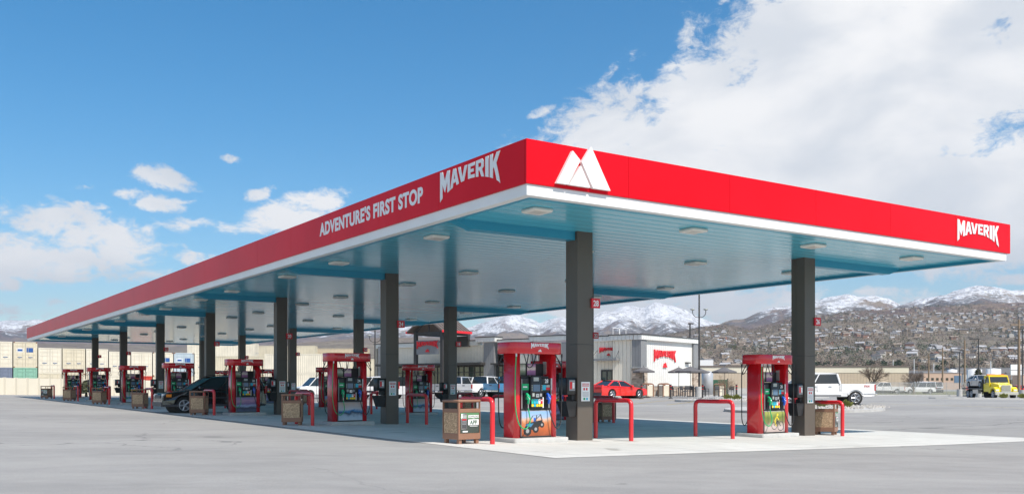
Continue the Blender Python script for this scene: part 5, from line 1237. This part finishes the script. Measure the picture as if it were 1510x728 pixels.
# trees of the town
def clump(n, r, h0, h1, m, size, seed, lift=.0, trunk=True, spread=1.0):
    b = MB(); q = random.Random(seed); b_ = b
    if trunk: b.tube([(0, 0, -1), (.1, 0, h1 * .55)], h1 * .03, 'wood', 5, True, h1 * .012)
    for i in range(n):
        while True:
            x, y, z = q.uniform(-1, 1), q.uniform(-1, 1), q.uniform(-1, 1)
            if x * x + y * y + z * z < 1: break
        zz = h0 + (h1 - h0) * (z + 1) / 2; X, Y = x * r, y * r
        a = Vector((q.gauss(0, 1), q.gauss(0, 1), q.gauss(0, 1))).normalized(); c = a.orthogonal().normalized(); e = a.cross(c); s = size * q.uniform(.6, 1.3)
        p = Vector((X, Y, zz)); b.add([p + c * s, p + e * s * .8, p - c * s * .9, p - e * s], [(0, 1, 2, 3)], m)
    return b
def conifer(seed, h=11, r=2.6, n=160, m='leaf_dark'):
    b = MB(); q = random.Random(seed); b.tube([(0, 0, -1), (0, 0, h * .95)], .22, 'wood', 5, True, .04)
    for i in range(n):
        t = q.random() ** 1.4; z = .6 + (h - .6) * t; rad = r * (1 - t) * q.uniform(.55, 1.05) + .12; a = q.random() * 6.28; p = Vector((rad * math.cos(a) * .8, rad * math.sin(a) * .8, z)); s = .35 + .6 * (1 - t)
        d = Vector((math.cos(a), math.sin(a), -.35)); sd = Vector((-math.sin(a), math.cos(a), 0)); b.add([p - d * s, p + sd * s * .55, p + d * s, p - sd * s * .55], [(0, 1, 2, 3)], m)
    return b
tprotos = {'evergreen': [conifer(1).mesh('evergreen_tree'), clump(130, 3.6, 1, 8.5, 'leaf_dark', .9, 5).mesh('evergreen_tree')],
           'bare': [clump(110, 4, 2, 9.5, 'twig', .62, 9).mesh('bare_tree'), clump(110, 4.6, 2, 8.5, 'twig_pale', .6, 19).mesh('bare_tree')],
           'leafing': [clump(120, 3.6, 1.5, 8, 'leaf_mid', .65, 29).mesh('leafing_tree')]}
tn = {'evergreen': ('evergreen_tree', 'dark evergreen tree among the houses on the distant hillside', 'dark evergreen trees on the distant hillside'), 'bare': ('bare_tree', 'bare grey brown tree among the houses on the distant hillside', 'bare grey brown trees on the distant hillside'), 'leafing': ('leafing_tree', 'tree just coming into green leaf on the distant hillside', 'greening trees on the distant hillside')}
cand = []
for _ in range(24000):
    px = rr.uniform(840, 1850); d = 950 + 2500 * rr.random() ** .9; X, Y = at(px, d)
    if rr.random() < .75 + noise.noise(Vector((X / 150, Y / 200, 5))) - max(0, (d - 2700) / 800): cand.append((X, Y, px, d))
cv = sorted([c for c in cand if 1020 < c[2] < 1515], key=lambda c: c[3])[:290]; cs_ = set(cv)
def kind_at(X, Y):
    e = noise.noise(Vector((X / 180, Y / 180, 9)))
    r_ = rr.random(); return 'evergreen' if r_ < .2 + e * .75 else ('leafing' if r_ > .93 else 'bare')
for X, Y, px, d in cv:
    k = kind_at(X, Y); o = bpy.data.objects.new(tn[k][0], rr.choice(tprotos[k])); COL.objects.link(o); o.location = (X, Y, terr(X, Y)); o.rotation_euler.z = rr.random() * 6; q = rr.uniform(.6, 1.15); o.scale = (q * 1.1, q * 1.1, q)
    tag(o, tn[k][1], 'tree', tn[k][2])
b = MB(); q = random.Random(77)
for X, Y, px, d in [c for c in cand if c not in cs_]:
    k = kind_at(X, Y); m = {'evergreen': 'leaf_dark', 'bare': q.choice(['twig', 'twig_pale']), 'leafing': 'leaf_mid'}[k]; z = terr(X, Y); R_ = q.uniform(2.5, 5); H_ = q.uniform(5, 9)
    for i in range(16):
        a = q.random() * 6.28; rad = q.random() ** .5 * R_; p = Vector((X + rad * math.cos(a), Y + rad * math.sin(a), z + q.uniform(.5, H_) * (1 - .3 * rad / R_))); s = q.uniform(.7, 1.6)
        v1 = Vector((q.gauss(0, 1), q.gauss(0, 1), q.gauss(0, 1))).normalized() * s; v2 = Vector((q.gauss(0, 1), q.gauss(0, 1), q.gauss(0, 1))).normalized() * s
        b.add([p - v1, p + v2, p + v1], [(0, 1, 2)], m)
tag(b.build('distant_woodland'), 'scrub and far trees scattered over the distant hillside', 'trees', kind='stuff')
# ------------------------------------------------------------------ town edge on the flat, right of the canopy
block('office_building', 1362, 1418, 300, 549.5, 'pink_tan', 'low pinkish tan office building with a row of small windows beyond the fence', depth=25)
t = [o for o in COL.objects if o.name.startswith('office_building')][-1]
Xa = at(1366, 300)[0] - t.location.x
for i in range(6): b = MB(); b.box(Xa + i * 1.55 * 1.0, -.08, 2.9, Xa + .8 + i * 1.55, -.01, 3.7, 'glass_dark').build('window', t)
b = MB(); b.box(at(1407, 300)[0] - t.location.x, -.1, 2.2, at(1417, 300)[0] - t.location.x, -.02, 4.4, 'screen').build('glass_bay', t)
for i, (a, c, d, top, m, lb) in enumerate([(1262, 1300, 420, 551, 'house_grey', 'grey low shed behind the bare trees, left of the tan office'), (1320, 1352, 480, 553, 'house_white', 'white low shed behind the second bare tree'), (1200, 1262, 520, 549, 'house_tan', 'low tan hall roof showing above the white pickup'), (1420, 1500, 430, 551, 'kerb', 'pale concrete works building behind the tanks'), (1100, 1200, 600, 549, 'house_grey', 'grey low hall left of column 26 behind the warehouse'), (1500, 1560, 350, 552, 'pink_tan', 'tan building at the right edge behind the sign boards'), (1290, 1420, 700, 546, 'roof_grey', 'long grey industrial roof below the hillside'), (1180, 1290, 760, 545, 'house_white', 'long white industrial roof below the hillside'), (1410, 1530, 800, 542, 'roof_grey', 'long dark industrial roof at the right below the hillside')]):
    block('industrial_building', a, c, d, top, m, lb, roofm=['roof_grey', 'roof_pale', 'roof_tan', 'roof_dark'][i % 4], depth=20)
for px, d, r, h_, lb in ((1404, 400, 2.0, 545, 'leftmost white storage tank above the tan office'), (1437, 360, 2.6, 544.5, 'middle white storage tank behind the evergreen'), (1465, 360, 2.6, 544, 'rightmost white storage tank above the yellow truck cab')):
    X, Y = at(px, d); t = thing('storage_tank', lb, 'tank', (X, Y, CAMZ - 1.75), 0, 'white storage tanks beyond the fence'); H_ = (HZ - h_) / F * d + 1.75
    MB().lathe([(0, H_ + .4), (r, H_), (r, 0)], 'tank_white', 24).build('shell', t); MB().tube([(r + .1, 0, 0), (r + .1, 0, H_ + .8)], .06, 'steel', 5).build('ladder', t)
def pole(px, d, top, label, arms=1, r=.15, m='wood'):
    X, Y = at(px, d); g = gz(X, Y) if d < 300 else CAMZ - 1.8; H_ = (HZ - top) / F * d + CAMZ - g; t = thing('utility_pole', label, 'utility pole', (X, Y, g), rr.uniform(-.5, .5), 'utility poles on the right'); MB().cyl((0, 0, -.3), (0, 0, H_), r, m, 8, r * .7).build('post', t)
    for k in range(arms): MB().box(-1.1, -.06, H_ - .7 - k * .9, 1.1, .06, H_ - .58 - k * .9, m).build('crossarm', t)
for px, d, top, lb, ar, r_, m in ((1369.5, 190, 521, 'wooden utility pole above the left end of the tan office', 1, .17, 'wood'), (1390, 180, 512, 'wooden utility pole rising before the middle of the tan office', 0, .17, 'wood'), (1422.5, 140, 501, 'wooden utility pole left of the evergreen tree', 0, .16, 'wood'), (1502.5, 118, 471, 'tallest wooden utility pole, by the white sign boards', 1, .2, 'wood'),
    (1317, 260, 530, 'thin pale pole behind the first bare tree', 0, .1, 'tank_white'), (1348, 280, 529, 'thin pale pole behind the second bare tree', 0, .12, 'tank_white'), (1331, 300, 536, 'wooden pole between the two bare trees', 1, .15, 'wood'), (1377, 320, 536, 'pale pole above the tan office windows', 0, .14, 'tank_white'), (1428, 200, 545, 'white short pole left of the yellow truck', 0, .1, 'tank_white'), (1461, 220, 532, 'pale pole before the rightmost tank', 0, .15, 'tank_white'), (1355, 340, 533, 'far wooden pole right of the second bare tree', 1, .15, 'wood'), (1400, 420, 529, 'far wooden pole above the leftmost tank', 1, .2, 'wood'), (1296, 330, 538, 'far wooden pole behind the leftmost bare tree', 1, .16, 'wood')):
    pole(px, d, top, lb, ar, r_, m)
for i, z in enumerate((540, 551)):
    X, Y = at(1497, 170); 
X, Y = at(1499, 170); t = thing('pylon_sign', 'white twin board roadside sign behind the tallest wooden pole', 'sign', (X, Y, gz(X, Y)))
for z0, z1 in ((552.5, 546), (545, 537)):
    b = MB(); b.box(-1.1, -.15, (HZ - z0) / F * 170 + CAMZ - gz(X, Y), 1.0, .15, (HZ - z1) / F * 170 + CAMZ - gz(X, Y), 'white').build('board', t)
MB().cyl((-.9, 0, 0), (-.9, 0, 3.9), .08, 'steel', 6).cyl((.8, 0, 0), (.8, 0, 3.9), .08, 'steel', 6).build('post', t)
def mk_chain():
    t = NT('chain_link'); P = t.tc.outputs['Object']; s = t.new('ShaderNodeSeparateXYZ'); t.l.new(P, s.inputs[0]); b_ = t.b
    u_ = t.math('ADD', s.outputs[0], s.outputs[2]); v_ = t.math('SUBTRACT', s.outputs[0], s.outputs[2])
    def w(o): f = t.math('FRACT', t.math('DIVIDE', o, .12)); return t.math('LESS_THAN', f, .16)
    a = t.math('MAXIMUM', w(u_), w(v_)); b_.inputs['Base Color'].default_value = (.45, .46, .46, 1); b_.inputs['Metallic'].default_value = .3; b_.inputs['Roughness'].default_value = .6; t.l.new(a, b_.inputs['Alpha'])
mk_chain()
def chain_fence():
    P, Q = Vector(at(1278, 132)), Vector(at(1440, 140)); L = (Q - P).length; rz = math.atan2((Q - P).y, (Q - P).x); g = gz(*P)
    t = thing('chain_link_fence', 'grey chain link fence along the far edge of the lot', 'fence', (P.x, P.y, g), rz); b = MB(); b.box(0, -.004, .05, L, .004, 1.75, 'chain_link').build('mesh_panel', t)
    for i in range(int(L / 3) + 1): MB().cyl((i * 3, .05, -.3), (i * 3, .05, 1.85), .035, 'steel', 6).build('post', t)
    MB().cyl((0, .05, 1.78), (L, .05, 1.78), .025, 'steel', 6).build('top_rail', t)
chain_fence()
slab('verge', [at(1262, 130), at(1262, 200), at(1470, 200), at(1470, 134)], .1, 'dry_grass')
slab('far_kerb', [at(1255, 126), at(1255, 129.5), at(1446, 131), at(1446, 127.5)], .12, 'kerb')
# bare trees with real branches
def bare_tree(px, d, h, label, seed, rad=.16, m='twig'):
    X, Y = at(px, d); g = gz(X, Y); t = thing('bare_tree', label, 'tree', (X, Y, g)); q = random.Random(seed)
    tr = MB(); tr.tube([(0, 0, -.2), (.05, 0, h * .18), (0, .05, h * .3)], rad, 'wood', 7, True, rad * .75); tr.build('trunk', t)
    b = MB()
    def br(p, dr, ln, r_, lv):
        e = p + dr * ln; mid = p + dr * ln * .5 + Vector((q.gauss(0, .05), q.gauss(0, .05), 0)) * ln
        b.tube([p, mid, e], r_, m, 3 if lv > 1 else 5, False, r_ * .6)
        if lv >= 4: return
        for _ in range(4 if lv < 3 else 3):
            nd = (dr + Vector((q.gauss(0, .55), q.gauss(0, .55), q.gauss(.12, .3)))).normalized(); br(p + dr * ln * q.uniform(.45, 1), nd, ln * q.uniform(.55, .8), r_ * .6, lv + 1)
    for i in range(6):
        a = i * 1.05 + q.random() * .5; br(Vector((0, 0, h * q.uniform(.14, .3))), Vector((math.cos(a) * .6, math.sin(a) * .6, .8)).normalized(), h * .26, rad * .5, 0)
    b.build('crown', t)
bare_tree(1287, 142, 5.6, 'wide bare brown tree beside the tail of the white pickup', 3, .16)
bare_tree(1347, 140, 4.4, 'smaller bare brown tree in front of the fence van', 5, .13)
bare_tree(1272, 165, 5.0, 'bare brown tree right above the white pickup bed', 8, .14)
bare_tree(1070, 77, 2.3, 'thin young bare tree beside the lone patio umbrella', 12, .03, 'wood')
def place_tree(me, name, px, d, s, label, grp=None, cat='tree'):
    X, Y = at(px, d); o = bpy.data.objects.new(name, me); COL.objects.link(o); o.location = (X, Y, gz(X, Y) if d < 300 else CAMZ - 1.8); o.scale = (s, s, s); o.rotation_euler.z = d; tag(o, label, cat, grp); return o
X, Y = at(1442.5, 125); t = thing('pine_tree', 'green pine tree standing left of the yellow truck cab', 'tree', (X, Y, gz(X, Y)))
b = conifer(4, 3.6, 1.15, 520, 'leaf_mid'); b2 = MB(); 
o = b.build('crown', t)
X, Y = at(127, 87); t = thing('young_pine', 'small young pine beside the cream wall behind the far left pumps', 'tree', (X, Y, gz(X, Y))); conifer(6, 1.5, .5, 120, 'leaf_mid').build('crown', t)
mid = []
for i in range(150):
    px = rr.uniform(1040, 1560); d = rr.uniform(420, 900); mid.append((px, d))
names_ = {}
for px, d in mid:
    k = 'evergreen' if rr.random() < .15 else 'bare'; o = place_tree(rr.choice(tprotos[k]), tn[k][0], px, d, rr.uniform(.55, .85), '%s tree on the flat between the fence and the foot of the hill' % ('dark evergreen' if k == 'evergreen' else 'bare grey brown'), '%s trees at the foot of the hill' % ('dark evergreen' if k == 'evergreen' else 'bare'))
# ------------------------------------------------------------------ air
def haze():
    m = bpy.data.materials.new('haze'); m.use_nodes = True; N = m.node_tree.nodes; N.remove(N['Principled BSDF']); v = N.new('ShaderNodeVolumePrincipled')
    v.inputs['Color'].default_value = (.80, .87, 1.0, 1); v.inputs['Density'].default_value = HAZE; v.inputs['Anisotropy'].default_value = .2
    m.node_tree.links.new(v.outputs[0], N['Material Output'].inputs['Volume']); MATS['haze'] = m
    tag(MB().box(-16000, -300, -12, 18000, 13500, 1250, 'haze').build('haze'), kind='stuff')
HAZE = 6e-5
haze()
